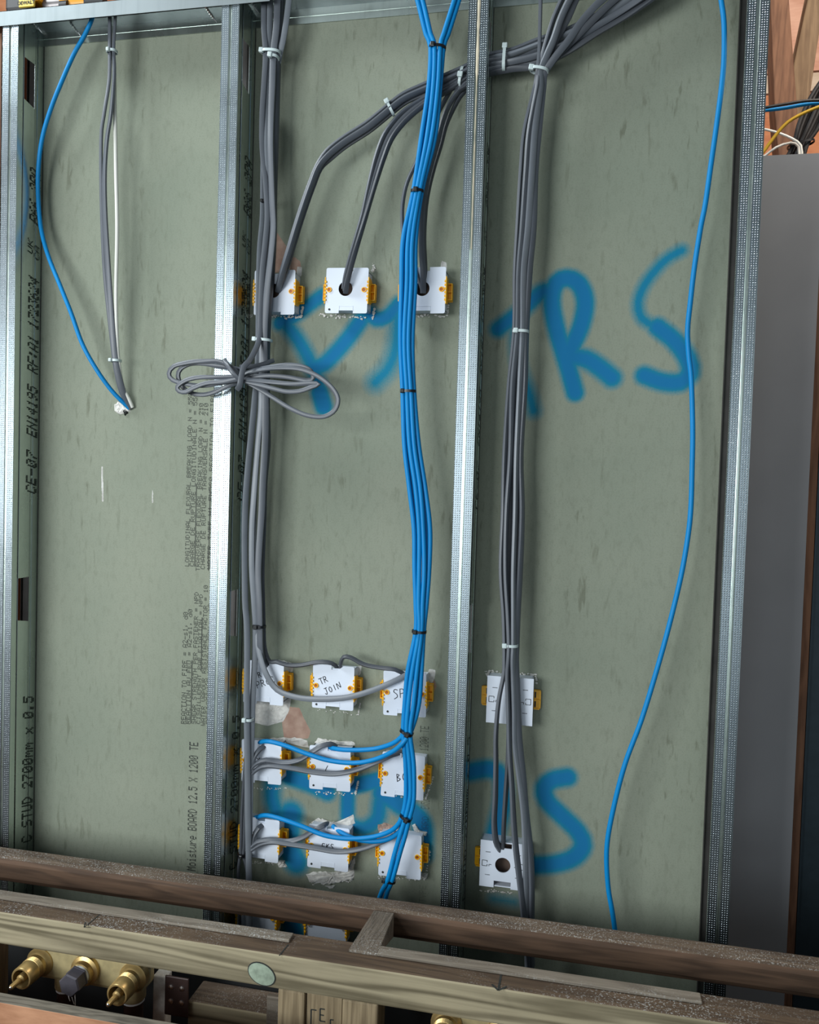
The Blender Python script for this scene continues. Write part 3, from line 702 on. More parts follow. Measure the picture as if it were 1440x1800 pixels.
def handwriting(root, lines, D=.028):
    mk = MB()
    for s, x, z, size, ang in lines:
        ca, sa = math.cos(math.radians(ang)), math.sin(math.radians(ang)); cx = 0
        for ch in s:
            for L in HW.get(ch, []):
                P = [(cx + a * size * .62, b * size) for a, b in L]
                if len(P) > 2: P = [tuple(q[:2]) for q in spline([(p[0], p[1], 0) for p in P], .0012)]
                P = [Vector((x + a * ca - b * sa, -D - .0004, z + a * sa + b * ca)) for a, b in P]
                for a, b in zip(P[:-1], P[1:]):
                    d = (b - a)
                    if d.length < 1e-6: continue
                    d.normalize(); p = Vector((-d[2], 0, d[0])) * .00055; e = d * .0003
                    mk.add([a - p - e, b - p + e, b + p + e, a + p - e], [(0, 1, 2, 3)])
            cx += size * .8
    mk.build('handwriting', M['marker'], root)
pb = make_box(False); ph = make_box(True); pf0 = make_flatbox(False); pf1 = make_flatbox(True)
BOXES = [  # x, z, proto, label, handwriting, group
 (.454, 1.270, ph, 'white back box at the left of the top row, half hidden by grey cables', [], 0),
 (.578, 1.271, ph, 'white back box in the middle of the top row, grey cables entering its round hole', [], 0),
 (.705, 1.269, ph, 'white back box in the top row, half hidden behind the blue cable bundle', [], 0),
 (.451, .619, pb, 'white back box marked R PROC behind the sagging light grey cable', [('R', -.008, .008, .009, 25), ('PROC', -.010, -.010, .011, 22)], 0),
 (.573, .621, pb, 'white back box with TR JOIN written on it', [('TR', -.021, .003, .010, 28), ('JOIN', -.012, -.013, .010, 28)], 0),
 (.694, .620, pb, 'white back box with SPU written on it, partly behind the blue bundle', [('SPU', -.018, -.008, .014, 8)], 0),
 (.4505, .484, pb, 'white back box marked with a small C at the left end of its row', [('C', -.006, .003, .008, 40)], 0),
 (.571, .485, pb, 'white back box marked with an L, directly below the TR JOIN box', [('L', -.008, -.005, .010, -8)], 0),
 (.695, .485, pb, 'white back box marked BG beside the blue bundle', [('BG', -.009, -.010, .012, 10)], 0),
 (.4495, .351, pb, 'white back box marked B at left, just above the dusty timber rail', [('B', -.006, .004, .009, 40)], 0),
 (.572, .351, pb, 'white back box with crumbled plaster below it', [('EKS', -.010, -.003, .009, 5)], 0),
 (.694, .353, pb, 'white back box lowest beside the ends of the blue cables', [], 0),
 (.448, .218, pb, 'white back box glimpsed under the rear rail, the left one', [], 0),
 (.571, .220, pb, 'white back box glimpsed under the rear rail, the right one with more showing', [], 0),
 (.864, .623, pf0, 'white back box with brass-yellow side tabs, upper one behind the right grey bundle', [], 0),
 (.862, .358, pf1, 'white back box with a round hole and notches, lower one behind the right grey bundle', [], 0)]
for i, (x, z, pr, lb, hw, g) in enumerate(BOXES):
    c = copy_tree(pr); c.location = (x, 0, z); c['label'] = lb; c['group'] = 'back boxes pushed through the board'
    c.rotation_euler = (0, math.radians(random.uniform(-1.2, 1.2)), 0)
    if hw: handwriting(c, hw)
def kill(o):
    for ch in list(o.children): kill(ch)
    bpy.data.objects.remove(o)
for o in (pb, ph, pf0, pf1): kill(o)

# ------------------------------------------------------------------ cables
def P3(L, y=None):
    out = []
    for p in L:
        out.append(tuple(at(p[0], p[1], -(p[2] if len(p) > 2 else y) / 1000.)))
    return out
def cable(name, L, y, mat, label, group=None, w=10, t=5.6, tw=(0, 0), twn=0, step=.007, n=12):
    mb = MB(); paths = L if isinstance(L[0], list) else [L]
    for q in paths: sweep(mb, P3(q, y), w / 1000., t / 1000., 0, n, step, tw[0], tw[1], twn)
    p0 = Vector(P3(paths[0], y)[0])
    o = mb.build(name, M[mat], None, True, p0); tag(o, label, 'cable', group); return o
PC, NC = 'power_cable', 'network_cable'
# left bay
cable(NC, [(168, 8, 45), (160, 38, 42), (147, 65, 40), (130, 95, 40), (110, 140, 42), (90, 190, 42), (75, 240, 38), (68, 290, 32), (67, 340, 28), (72, 400, 28), (85, 450, 32), (105, 500, 40), (125, 550, 42), (145, 605, 40), (170, 650, 34), (195, 685, 22), (215, 706, 12), (228, 718, 4)], 40, 'blue',
      'single blue network cable bowing down the left bay to the hole in the board', w=7.4, t=7.4)
cable(PC, [(193, 25, 44), (193, 85, 44), (192, 140, 42), (183, 200, 44), (178, 240, 44), (178, 330, 42), (180, 400, 42), (184, 480, 42), (192, 560, 38), (199, 620, 32), (204, 655, 26), (213, 690, 16), (228, 716, 4)], 40, 'grey',
      'thin grey cable hanging leftmost of the pair beside the white cable', w=5.8, t=4.5)
cable(PC, [(203, 25, 48), (200, 85, 45), (201, 130, 44), (195, 200, 48), (188, 245, 48), (184, 300, 48), (184, 360, 48), (188, 440, 48), (195, 540, 42), (202, 620, 34), (209, 660, 26), (219, 695, 15), (231, 717, 4)], 40, 'grey',
      'wider flat grey cable hanging between the thin grey and the white cable', w=9.5, t=5, tw=(-60, 30))
cable(PC, [(198, 60, 38), (201, 130, 38), (202, 190, 40), (203, 240, 41), (204, 300, 42), (206, 400, 42), (204, 520, 40), (206, 600, 33), (209, 640, 28), (216, 680, 18), (227, 702, 10), (233, 716, 4)], 40, 'white',
      'white cable hanging beside the grey pair in the left bay', w=6.6, t=6.2)
# middle-left grey bundle, upper half
GB = 'grey cables tied in the bundle beside the coil'; GL = 'flat grey cable running down the bundle beside the coiled cable'
GI = ['lighter grey cable second from the stud in the coil bundle, ending behind the rail', 'mid grey cable at the centre of the coil bundle, ending at the R PROC box', 'darkest grey cable on the right edge of the coil bundle']
cable(PC, [(475, 0, 42), (474, 50, 42), (474, 95, 40), (472, 150, 38), (470, 200, 38), (470, 260, 42), (473, 340, 42), (474, 400, 40), (470, 450, 40), (466, 500, 42), (462, 550, 42), (461, 600, 42), (460, 660, 42), (459, 720, 42), (452, 800, 42), (446, 880, 44), (443, 930, 44), (443, 1000, 44), (447, 1060, 42), (449, 1100, 40), (448, 1160, 40), (444, 1240, 42), (441, 1340, 44), (439, 1440, 44), (437, 1560, 40), (437, 1700, 36)], 40, 'lgrey', GI[0], None, tw=(30, 0), twn=1)
cable(PC, [(488, 0, 50), (486, 50, 50), (481, 95, 48), (479, 150, 48), (477, 200, 48), (476, 260, 50), (479, 350, 50), (481, 400, 50), (477, 450, 52), (471, 500, 52), (467, 550, 52), (465, 600, 52), (466, 660, 50), (467, 720, 50), (466, 780, 48), (462, 850, 48), (460, 900, 48), (456, 960, 48), (454, 1010, 48), (456, 1060, 48), (457, 1102, 46), (459, 1150, 40), (470, 1178, 20)], 48, 'grey', GI[1], None, w=11, tw=(0, 10), twn=2)
cable(PC, [(497, 0, 42), (494, 50, 42), (490, 95, 42), (488, 150, 40), (485, 250, 42), (482, 350, 42), (482, 400, 42), (480, 450, 42), (477, 500, 42), (473, 550, 42), (471, 600, 40), (470, 660, 40), (470, 720, 40), (471, 780, 40), (465, 850, 40), (463, 920, 40), (460, 1000, 40), (461, 1060, 40), (462, 1102, 38), (464, 1140, 36), (474, 1172, 22)], 42, 'dgrey', GI[2], None, tw=(80, 40), twn=3)
cable(PC, [(508, 0, 46), (503, 40, 46), (497, 75, 44), (490, 105, 40), (484, 160, 36), (480, 250, 34), (478, 350, 34), (476, 450, 34), (468, 560, 36), (462, 650, 36), (456, 750, 38), (448, 860, 40), (446, 960, 40), (450, 1060, 38), (453, 1102, 38), (454, 1135, 42), (461, 1166, 44), (469, 1187, 44), (481, 1206, 42), (497, 1218, 42), (530, 1227, 42), (570, 1229, 42), (610, 1226, 42), (650, 1215, 40), (690, 1199, 36), (715, 1186, 28)], 40, 'lgrey',
      'light grey cable sagging from the grey bundle across the TR JOIN box', w=9.5, t=5.5, tw=(20, 0), twn=0)
cable(PC, [(464, 0, 46), (464, 50, 46), (467, 95, 46), (464, 150, 44), (461, 200, 44), (461, 260, 44), (467, 320, 46), (470, 380, 48), (466, 430, 50), (461, 480, 52), (458, 550, 54), (456, 595, 58), (446, 621, 78), (437, 636, 98), (429, 644, 104), (424.5, 661, 106), (421.5, 678, 106), (417.5, 684, 100)], 44, 'grey',
      'grey cable leaving the bundle under the upper white tie and wrapping round the coil', w=9, t=5.5, tw=(10, 30))
cable(PC, [(470, 60, 34), (464, 180, 34), (463, 300, 34), (462, 380, 36), (457, 440, 38), (455, 520, 40), (454, 620, 42), (448, 700, 46), (442, 760, 48), (437, 810, 50), (432, 870, 50), (430, 930, 50), (430, 1000, 50), (431, 1060, 50), (434, 1100, 50), (434.5, 1160, 50), (434, 1250, 50), (435, 1350, 50), (436, 1440, 48), (437, 1500, 46), (438, 1560, 44), (440, 1700, 40)], 46, 'lgrey',
      'grey cable nearest the stud, running alone past the back boxes to the rail', w=10, t=5.5, tw=(60, 20))
for k, (a, b) in enumerate(((423.5, 416), (429, 431))):
    cable(PC, [(441 - k * 2, 1245, 36), (432 + k * 2, 1330, 38), (a + 2, 1420, 40), (a, 1490, 40), (a - 1, 1502, 40), (b + 3, 1530, 42), (b + 4, 1570, 40), (b + 8, 1700, 36)], 40, 'dgrey',
          'thin dark grey cable in the small pair tied in black just above the rail', 'dark pair above the rail', w=5.5, t=5)
# coil
def CP(L, d): return [(280 + p[0] / 4.235, 600 + p[1] / 4.235, (p[2] if len(p) > 2 else d)) for p in L]
coil = [CP([(590, 250), (560, 210), (450, 152), (350, 147), (230, 155), (110, 185), (72, 240), (100, 288), (200, 318), (320, 330), (460, 310), (600, 285)], 96),
        CP([(640, 215), (540, 200), (440, 186), (330, 166), (230, 168), (160, 205), (140, 260), (170, 335), (240, 385), (330, 397), (420, 375), (530, 325), (610, 300)], 88),
        CP([(600, 265), (450, 268), (300, 268), (200, 290), (135, 338), (150, 372), (200, 378), (250, 350), (350, 312), (480, 300), (600, 280)], 102),
        CP([(485, 136, 100), (512, 182, 108), (548, 236, 110), (600, 285, 104)], 100),
        CP([(600, 275), (650, 240), (730, 217), (850, 199), (1000, 199), (1100, 222), (1200, 272), (1290, 350), (1331, 430), (1310, 508), (1250, 553), (1180, 563), (1080, 545), (960, 490), (850, 420), (750, 358), (640, 298)], 92),
        CP([(620, 240), (700, 220), (800, 196), (950, 176), (1060, 186), (1128, 220), (1145, 272), (1100, 291), (950, 266), (800, 256), (620, 268)], 84),
        CP([(610, 280), (700, 290), (850, 305), (1000, 318), (1130, 312), (1188, 318), (1130, 342), (1050, 370), (950, 375), (850, 352), (740, 322), (610, 290)], 98),
        CP([(600, 190, 92), (700, 186, 80), (780, 168, 66), (850, 142, 50)], 80)]
cable('coiled_cable', coil, 92, 'grey', 'grey cable coiled into a bow-like loop and hung across the second stud', w=7.2, t=4.8, tw=(20, -20), twn=1, step=.005)
# cable branches to the top row
A0 = 'grey cables arching to the top left box'; Al = 'grey cable arching from the upper bundle down to the top left back box'
Abase = [(858, 108, 38), (838, 112, 38), (818, 122, 40), (780, 139, 42), (745, 154, 42), (710, 170, 44), (688, 186, 46), (665, 205, 46), (642, 223, 46), (603, 248, 46), (575, 271, 46), (558, 293, 46), (546, 322, 46), (533, 358, 46), (520, 398, 46), (509, 435, 46), (499, 468, 42), (491, 498, 34), (488, 512, 22)]
for k, (du, dv, dd, tw) in enumerate(((0, -5, 0, 85), (2, 2, 6, 70), (5, 8, -4, 10))):
    cable(PC, [(u + du * (1 if 100 < v < 480 else .4), v + dv * (1 if u > 560 else .3), d + dd) for u, v, d in Abase], 44, ('grey', 'grey', 'dgrey')[k], ('upper grey cable arching down to the top left box', 'middle grey cable arching down to the top left box', 'dark grey cable lowest in the arch to the top left box')[k], None, w=9.5, t=5, tw=(tw, tw - 20 if k < 2 else 0), twn=k)
B0 = 'grey cables curving to the top middle box'; Bl = 'grey cable curving from the upper bundle down to the top middle back box'
Bb = [(858, 116, 34), (838, 121, 34), (818, 134, 36), (790, 153, 36), (755, 172, 36), (722, 196, 38), (702, 216, 40), (685, 240, 42), (673, 270, 42), (662, 305, 42), (652, 340, 42), (641, 380, 42), (629, 420, 42), (618, 458, 40), (610, 490, 34), (607, 510, 22)]
for k, (du, dv, dd, tw, mt) in enumerate(((-9, -3, 4, 80, 'grey'), (-1, 1, 2, 50, 'grey'), (3, 5, 6, 80, 'dgrey'))):
    f = lambda v: min(1, max(.25, (430 - v) / 150)) if v > 280 else 1
    cable(PC, [(u + du * f(v) * (1 if v > 180 else .3), v + dv, d + dd) for u, v, d in Bb], 40, mt, ('leftmost grey cable curving to the top middle box', 'centre grey cable curving to the top middle box', 'darker right-hand grey cable curving to the top middle box')[k], None, w=8.5, t=5, tw=(tw, 50), twn=k)
cable(PC, [(858, 126, 36), (838, 132, 36), (820, 146, 38), (803, 164, 38), (788, 188, 38), (777, 218, 38), (769, 250, 38), (758, 288, 38), (749, 325, 38), (743, 368, 38), (741, 410, 38), (742, 450, 38), (744, 480, 34), (744, 515, 22)], 38, 'grey', 'grey cable hugging the blue bundle, entering the top right box', w=9.5, t=5, tw=(80, 10))
cable(PC, [(860, 130, 30), (840, 137, 30), (824, 153, 30), (809, 170, 30), (795, 196, 28), (784, 222, 28), (775, 256, 28), (764, 292, 28), (755, 328, 28), (749, 365, 28), (746, 420, 30), (748, 470, 30), (747, 510, 22)], 30, 'dgrey', 'thinner grey cable showing outermost right of the blue bundle above the top right box', w=7.5, t=5, tw=(70, 70))
cable(PC, [(800, 145, 30), (775, 190, 30), (750, 240, 30), (731, 287, 30), (716, 320, 32), (709, 350, 32), (707, 380, 32), (710, 415, 32), (722, 450, 32), (736, 490, 28), (742, 508, 22)], 30, 'grey', 'grey cable bulging out left from behind the blue bundle above the top right box', w=6.5, t=5, tw=(60, 60))
# horizontal bundle from the right, through the slot in the third stud
H0 = 'grey cables running sideways through the third stud'; Hl = 'grey cable of the sideways bundle passing through the slot in the third stud'
hv = {858: (97, 103, 109, 116, 123, 130), 900: (88, 95, 101, 108, 115, 121), 945: (71, 79, 88, 97, 106, 116), 1000: (52, 59, 66, 74, 82, 90), 1050: (27, 33, 39, 45, 51, 58), 1100: (-6, 1, 8, 15, 22, 29), 1150: (-38, -31, -25, -18, -11, -4)}
lv = (118, 124, 130, 137, 144, 151)
for k in range(6):
    dd = (38, 44, 37, 46, 38, 42)[k]
    cable(PC, [(1175, hv[1150][k] - 18, dd + 8), (1150, hv[1150][k], dd + 8)] + [(u, hv[u][k], dd + (0 if u < 990 else 4)) for u in (1100, 1050, 1000, 945, 900)] + [(858, hv[858][k], 40 - (k % 2) * 4), (838, hv[858][k] + 8, 38), (818, lv[k] + 2, 38), (800, lv[k] + 12, 38)],
          40, ('grey', 'lgrey', 'grey', 'grey', 'grey', 'dgrey')[k], 'grey cable lying %s in the sideways bundle right of the third stud' % ('topmost', 'second from the top', 'third from the top', 'third from the bottom', 'second from the bottom', 'lowest')[k], None, w=9.5, t=5.5, tw=(70 - 25 * k, 70), twn=k + 1)
# right grey bundle
RV = [150, 230, 300, 400, 480, 583, 680, 800, 900, 1000, 1080, 1132, 1160]
RU = [[941, 922, 916, 910.5, 906.5, 905.5, 896, 888, 885, 881, 885.5, 887, 887], [946, 931, 925.5, 919, 913, 911, 902, 898, 891, 889, 893, 895, 894],
      [950, 940, 935, 928, 920, 919, 914, 908, 906, 903, 903, 903, 902], [955, 947, 941, 938, 931, 925.5, 923, 916, 918, 914.5, 910, 908, 907],
      [944, 936, 930, 924, 916, 914, 908, 902, 899, 896, 898, 899, 898], [952, 944, 938, 933, 926, 922, 918, 912, 912, 909, 906, 905, 904]]
RT = [[(951, -30, 60), (950, 20, 60), (949, 60, 58), (948, 95, 58), (945, 123, 56)], [(1005, -35, 62), (988, 0, 62), (974, 32, 62), (962, 70, 60), (954, 100, 58), (948, 124, 54)],
      [(1018, -30, 66), (1001, 0, 66), (986, 32, 66), (973, 70, 64), (960, 100, 60), (950, 126, 56)], [(1100, -30, 60), (1058, 0, 60), (1024, 36, 60), (1000, 70, 60), (976, 100, 58), (958, 128, 52)],
      [(1030, -30, 56), (1012, 0, 56), (1000, 28, 56), (982, 62, 54), (962, 98, 52), (948, 124, 48)], [(1120, -30, 56), (1078, 2, 56), (1042, 36, 56), (1010, 68, 54), (980, 98, 50), (957, 128, 46)]]
RB = [[(886, 1185, 46), (877, 1232, 46), (872, 1290, 46), (872, 1340, 46), (871, 1400, 44), (869, 1445, 42), (872, 1478, 38), (880, 1494, 24)],
      [(892, 1190, 50), (894, 1250, 50), (896, 1320, 50), (900, 1380, 50), (903, 1440, 50), (907, 1490, 50), (913, 1540, 50), (920, 1600, 48), (930, 1700, 44)],
      [(903, 1190, 46), (905, 1250, 46), (906, 1310, 46), (914, 1370, 46), (921, 1430, 46), (924, 1490, 46), (925, 1550, 44), (926, 1610, 42), (928, 1700, 40)],
      [(908, 1190, 42), (910, 1240, 42), (913, 1300, 42), (920, 1370, 42), (925, 1430, 42), (932, 1490, 42), (935, 1550, 42), (935, 1610, 40), (936, 1700, 40)],
      [(897, 1190, 42), (896, 1260, 42), (894, 1330, 40), (889, 1400, 38), (886, 1450, 36), (885, 1490, 24)],
      [(905, 1190, 38), (908, 1250, 38), (909, 1320, 38), (918, 1380, 38), (922, 1440, 38), (929, 1500, 38), (931, 1560, 38), (931, 1620, 38), (932, 1700, 38)]]
RD = [46, 52, 50, 44, 40, 37]; RM = ['grey', 'grey', 'lgrey', 'grey', 'dgrey', 'dgrey']
RL = {0: 'leftmost grey cable of the right-hand bundle, ending in the box with round hole', 4: 'dark grey cable inside the right-hand bundle, ending in the box with round hole',
      1: 'grey cable of the right-hand bundle crossing the box with round hole to the rail', 2: 'light grey cable in the middle of the right-hand bundle reaching the rail',
      3: 'grey cable on the right edge of the right-hand bundle reaching the rail', 5: 'dark rearmost grey cable of the right-hand bundle reaching the rail'}
for k in range(6):
    L = RT[k] + [(u, v, RD[k]) for u, v in zip(RU[k], RV)] + RB[k]
    cable(PC, L, 45, RM[k], RL[k], None, w=10.6, t=5.8, tw=(75 - k * 12, 60), twn=k + 1)
# row cables
def lat(L, mat, label, w=8.5, t=5.2, tw=(60, 20), d=36, name=PC): return cable(name, L, d, mat, label, None, w=w, t=t, tw=tw)
lat([(468, 1150, 30), (474, 1163, 30), (486, 1163, 33), (505, 1169, 34), (530, 1169, 34), (556, 1164, 33), (576, 1164, 32), (590, 1170, 26), (594, 1180, 14)], 'dgrey', 'dark grey cable bridging the R PROC box and the TR JOIN box', w=7)
lat([(598, 1178, 18), (599, 1166, 32), (604, 1155, 36), (617, 1156, 36), (640, 1168, 34), (670, 1174, 34), (695, 1177, 34), (712, 1186, 24)], 'dgrey', 'dark grey cable looping up from the TR JOIN box to the SPU box', w=7)
lat([(444, 1346, 42), (448, 1330, 40), (456, 1318, 36), (470, 1308, 20)], 'grey', 'short grey cable turning into the back box marked C')
lat([(442, 1350, 44), (452, 1341, 42), (468, 1336, 40), (488, 1339, 38), (508, 1340, 38), (530, 1334, 36), (550, 1321, 36), (566, 1311, 34), (582, 1308, 26), (590, 1312, 16)], 'grey', 'grey cable curving over to the back box marked L')
lat([(443, 1360, 44), (455, 1350, 42), (472, 1346, 42), (510, 1350, 42), (550, 1357, 42), (590, 1360, 42), (630, 1352, 42), (665, 1338, 40), (690, 1327, 34), (706, 1322, 22)], 'grey', 'grey cable sagging across the L box to the BG box')
lat([(444, 1490, 42), (446, 1472, 40), (454, 1456, 36), (466, 1448, 20)], 'grey', 'short grey cable turning into the back box marked B')
lat([(442, 1488, 44), (452, 1480, 42), (475, 1476, 40), (505, 1479, 38), (530, 1473, 38), (552, 1460, 38), (568, 1451, 32), (576, 1448, 20)], 'grey', 'grey cable curving over to the box with crumbled plaster')
lat([(442, 1494, 44), (458, 1484, 42), (480, 1480, 42), (510, 1484, 42), (550, 1490, 42), (595, 1497, 42), (635, 1492, 42), (665, 1482, 40), (688, 1472, 32), (698, 1464, 22)], 'grey', 'grey cable sagging to the lowest right box beside the blue cable ends')
# blue bundle
BV = [-30, 0, 60, 82, 150, 240, 335, 420, 500, 600, 688, 780, 860, 930, 1000, 1060, 1110, 1180, 1240, 1287]
BU = {0: [723, 734, 749, 757, 754, 741, 727, 709, 706, 704, 708, 711, 720, 728, 729, 731, 731, 717, 711.5, 709],
      1: [732, 743, 757, 764, 762, 751, 733, 718, 715.5, 711, 715.5, 720, 731, 737, 737, 736, 737, 725, 718, 715],
      2: [807, 799, 780, 774, 770, 759, 738, 725, 723, 718, 722.5, 728, 739, 744, 746, 743, 741, 733, 727, 721],
      3: [816, 807, 788, 780, 774, 765, 742, 731, 730, 725, 728, 736, 748, 756, 754.5, 750, 745, 741, 736, 722],
      4: [727, 738, 753, 760, 758, 747, 731, 714, 711, 708, 711, 716, 726, 732, 733, 733, 733, 721, 714, 709],
      5: [811, 803, 784, 777, 772, 762, 740, 728, 727, 722, 726, 732, 744, 750, 750, 747, 743, 737, 731, 718]}
BD = {0: 64, 1: 68, 2: 67, 3: 62, 4: 57, 5: 57}
BE = {0: [(713, 1340), (714, 1390), (712, 1415), (706, 1438), (697, 1453, 60), (680, 1464, 54), (650, 1472, 50), (610, 1474, 48), (570, 1468, 46), (530, 1452, 44), (490, 1438, 42), (465, 1433, 36), (448, 1438, 20)],
      1: [(720, 1340), (722, 1390), (719, 1415), (713, 1438), (703, 1470), (694, 1500), (682, 1546), (672, 1566, 56), (664, 1590, 50), (655, 1640, 46)],
      2: [(727, 1340), (728, 1390), (726, 1415), (720, 1438), (712, 1470), (703, 1500), (690, 1546), (681, 1568, 56), (674, 1592, 50), (662, 1640, 46)],
      3: [(711, 1303, 72), (694, 1319, 66), (662, 1334, 56), (625, 1341, 50), (580, 1337, 46), (540, 1325, 44), (500, 1310, 42), (470, 1303, 38), (452, 1306, 20)],
      4: [(703, 1298, 56), (690, 1307, 50), (665, 1315, 42), (640, 1318, 40), (605, 1318, 36), (584, 1315, 26), (574, 1313, 14)],
      5: [(722, 1340), (724, 1390), (718, 1415), (711, 1440), (704, 1460, 56), (685, 1474, 50), (660, 1479, 46), (630, 1476, 40), (604, 1466, 32), (585, 1452, 18)]}
BLb = {0: 'blue network cable sweeping left from the bundle to the box marked B', 1: 'left of the two blue bundle cables that end at the rail',
       2: 'right of the two blue bundle cables that end at the rail', 3: 'blue network cable sweeping left below the lower tie to the box marked C',
       4: 'blue network cable sweeping left from the bundle to the box marked L', 5: 'blue network cable turning left from the bundle to the box with crumbled plaster'}
for k in range(6):
    L = [(u, v, BD[k]) for u, v in zip(BU[k], BV)] + [(p[0], p[1], p[2] if len(p) > 2 else BD[k]) for p in BE[k]]
    cable(NC, L, 60, 'blue', BLb[k], None, w=7.6, t=7.6)
cable(NC, [(1262, -40, 45), (1268, 0, 45), (1273, 40, 45), (1273, 100, 45), (1269, 150, 45), (1260, 220, 45), (1250, 290, 45), (1240, 360, 45), (1232, 400, 44), (1221, 470, 40), (1214, 530, 36), (1209, 580, 32), (1211, 625, 30), (1215.5, 667, 30), (1218, 755, 34), (1217, 820, 38), (1215, 889, 42), (1210, 940, 44), (1199, 1005, 46), (1182, 1078, 48), (1160, 1160, 50), (1129, 1262, 52), (1099, 1343, 52), (1078, 1424, 50), (1067, 1490, 48), (1069, 1556, 46), (1078, 1612, 44), (1090, 1700, 40)], 45, 'blue',
      'single blue network cable hanging in a long curve down the right-hand bay', w=7.6, t=7.6)

# ------------------------------------------------------------------ cable ties
def tie(u, v, d, hw_px, semi, ang, mat, label, head=-1, hw=.0048, band=.0042):
    """ring round a bundle; ang = tilt of the band in the picture plane, head: side of the lock (-1 left .. 1 right)"""
    p = at(u, v, -d / 1000.); s = 1100 * (1.33 / (1.33 - d / 1000.)); a = math.radians(ang)
    ax = Vector((math.cos(a), 0, math.sin(a))); up = Vector((-math.sin(a), 0, math.cos(a))); yv = Vector((0, -1, 0))
    W = hw_px / s; D = semi / 1000.; root = thing('cable_tie', label, 'cable tie', p)
    mb = MB(); n = 28; vs = []
    for i in range(n):
        q = 2 * PI * i / n; c, s_ = math.cos(q), math.sin(q)
        e = .8; r = Vector((math.copysign(abs(c) ** e, c) * W, 0, 0)); o = ax * r[0] + yv * (math.copysign(abs(s_) ** e, s_) * D)
        nr = (ax * (c / W) + yv * (s_ / D)).normalized()
        for k in (-1, 1):
            for tt in (0, .0013): vs.append(o + up * (k * band / 2) + nr * tt)
    fs = []
    for i in range(n):
        j = (i + 1) % n; A = i * 4; B = j * 4
        fs += [(A, B, B + 1, A + 1), (A + 1, B + 1, B + 3, A + 3), (A + 3, B + 3, B + 2, A + 2), (A + 2, B + 2, B, A)]
    mb.add(vs, fs); mb.build('strap', M[mat], root, True)
    hb = MB(); c = ax * (W * head * .92) + yv * (D * math.sqrt(max(.05, 1 - min(1, abs(head)) ** 2 * .85)) + .001)
    vs = []
    for dz in (-hw * .62, hw * .62):
        for dx, dy in ((-hw * .6, -.002), (hw * .6, -.002), (hw * .6, .004), (-hw * .6, .004)): vs.append(c + ax * dx + up * dz + yv * dy)
    hb.add(vs, [(0, 1, 2, 3), (7, 6, 5, 4), (0, 4, 5, 1), (1, 5, 6, 2), (2, 6, 7, 3), (3, 7, 4, 0)])
    hb.build('lock_head', M[mat], root, bevel=.0012)
    st = MB(); c2 = c + yv * .0042
    st.add([c2 + ax * x + up * z for x, z in ((-hw * .25, -hw * .4), (hw * .25, -hw * .4), (hw * .25, hw * .4), (-hw * .25, hw * .4))], [(0, 1, 2, 3)])
    st.build('lock_slot', M['ink' if mat == 'tieb' else 'tiew'], root)
    return root
tie(197, 91, 46, 9, 7, 0, 'tiew', 'white cable tie on the grey pair near the top of the left bay', -.3)
tie(203, 634, 34, 10, 8, 0, 'tiew', 'small white cable tie joining the grey pair and white cable in the left bay', -.5)
tie(476, 92, 46, 18, 9, -6, 'tiew', 'white cable tie, upper of two close together at the top of the coil bundle', -.95, .0062)
tie(482, 101, 50, 8, 8, -10, 'tiew', 'white cable tie with outward-facing lock, lower of two close together at the top', -.6, .0062)
tie(462, 598, 48, 17, 10, -4, 'tiew', 'white cable tie on the coil bundle above the coiled cable', -.85, .0058)
tie(456, 1101, 44, 11, 9, 0, 'tieb', 'black cable tie on the grey bundle above the R PROC box', -.3, .0060)
tie(437, 1264, 48, 9, 8, 0, 'tiew', 'white cable tie on the single grey run beside the R PROC box', -.6, .0058)
tie(426, 1502, 40, 7, 7, 0, 'tieb', 'small black cable tie on the thin dark pair above the rail', .2, .0050)
tie(686, 190, 46, 14, 9, -62, 'tiew', 'white cable tie round the arching grey cables left of the blue bundle', -.7, .0062)
tie(811, 135, 40, 16, 9, 80, 'tiew', 'white cable tie tucked against the left edge of the third stud', -.1, .0068)
tie(887, 102, 44, 20, 9, 88, 'tiew', 'long white cable tie round the sideways bundle right of the third stud', .95, .0064, .0046)
tie(948, 124, 54, 15, 10, -12, 'tiew', 'white cable tie gathering the spreading cables at the top of the right-hand bundle', -.95, .0066)
tie(915.5, 583, 46, 13, 10, -2, 'tiew', 'white cable tie on the right-hand bundle beside the blue R', -.65, .0060)
tie(897, 1134, 46, 13, 10, 0, 'tiew', 'white cable tie on the right-hand bundle above the upper tabbed box', -.75, .0060)
tie(769, 84, 62, 14, 9, -8, 'tieb', 'black cable tie where the two blue strands join at the top', -.5, .0060)
tie(734, 337, 62, 10.5, 9, -2, 'tieb', 'black cable tie on the blue bundle above the top row of boxes', -.1, .0060)
tie(718, 688, 62, 13, 9, 0, 'tieb', 'black cable tie on the blue bundle below the top row of boxes', -.75, .0055)
tie(737, 1110, 62, 12, 9, -2, 'tieb', 'black cable tie on the blue bundle just above the SPU box', -.5, .0055)
tie(715, 1287, 64, 11.5, 10, -22, 'tieb', 'black cable tie where the blue cables fan out below the SPU box', .35, .0062)
tie(714, 1436, 64, 10.5, 10, -25, 'tieb', 'black cable tie on the blue bundle below the BG box', .3, .0062)
tie(686, 1548, 62, 9, 7, -6, 'tieb', 'black cable tie at the very bottom of the blue bundle near the rail', -1.3, .0055)
tie(465, 354, 40, 4, 5, 0, 'tieb', 'tiny black tie end poking from the grey bundle high on the left', -.9, .0040)

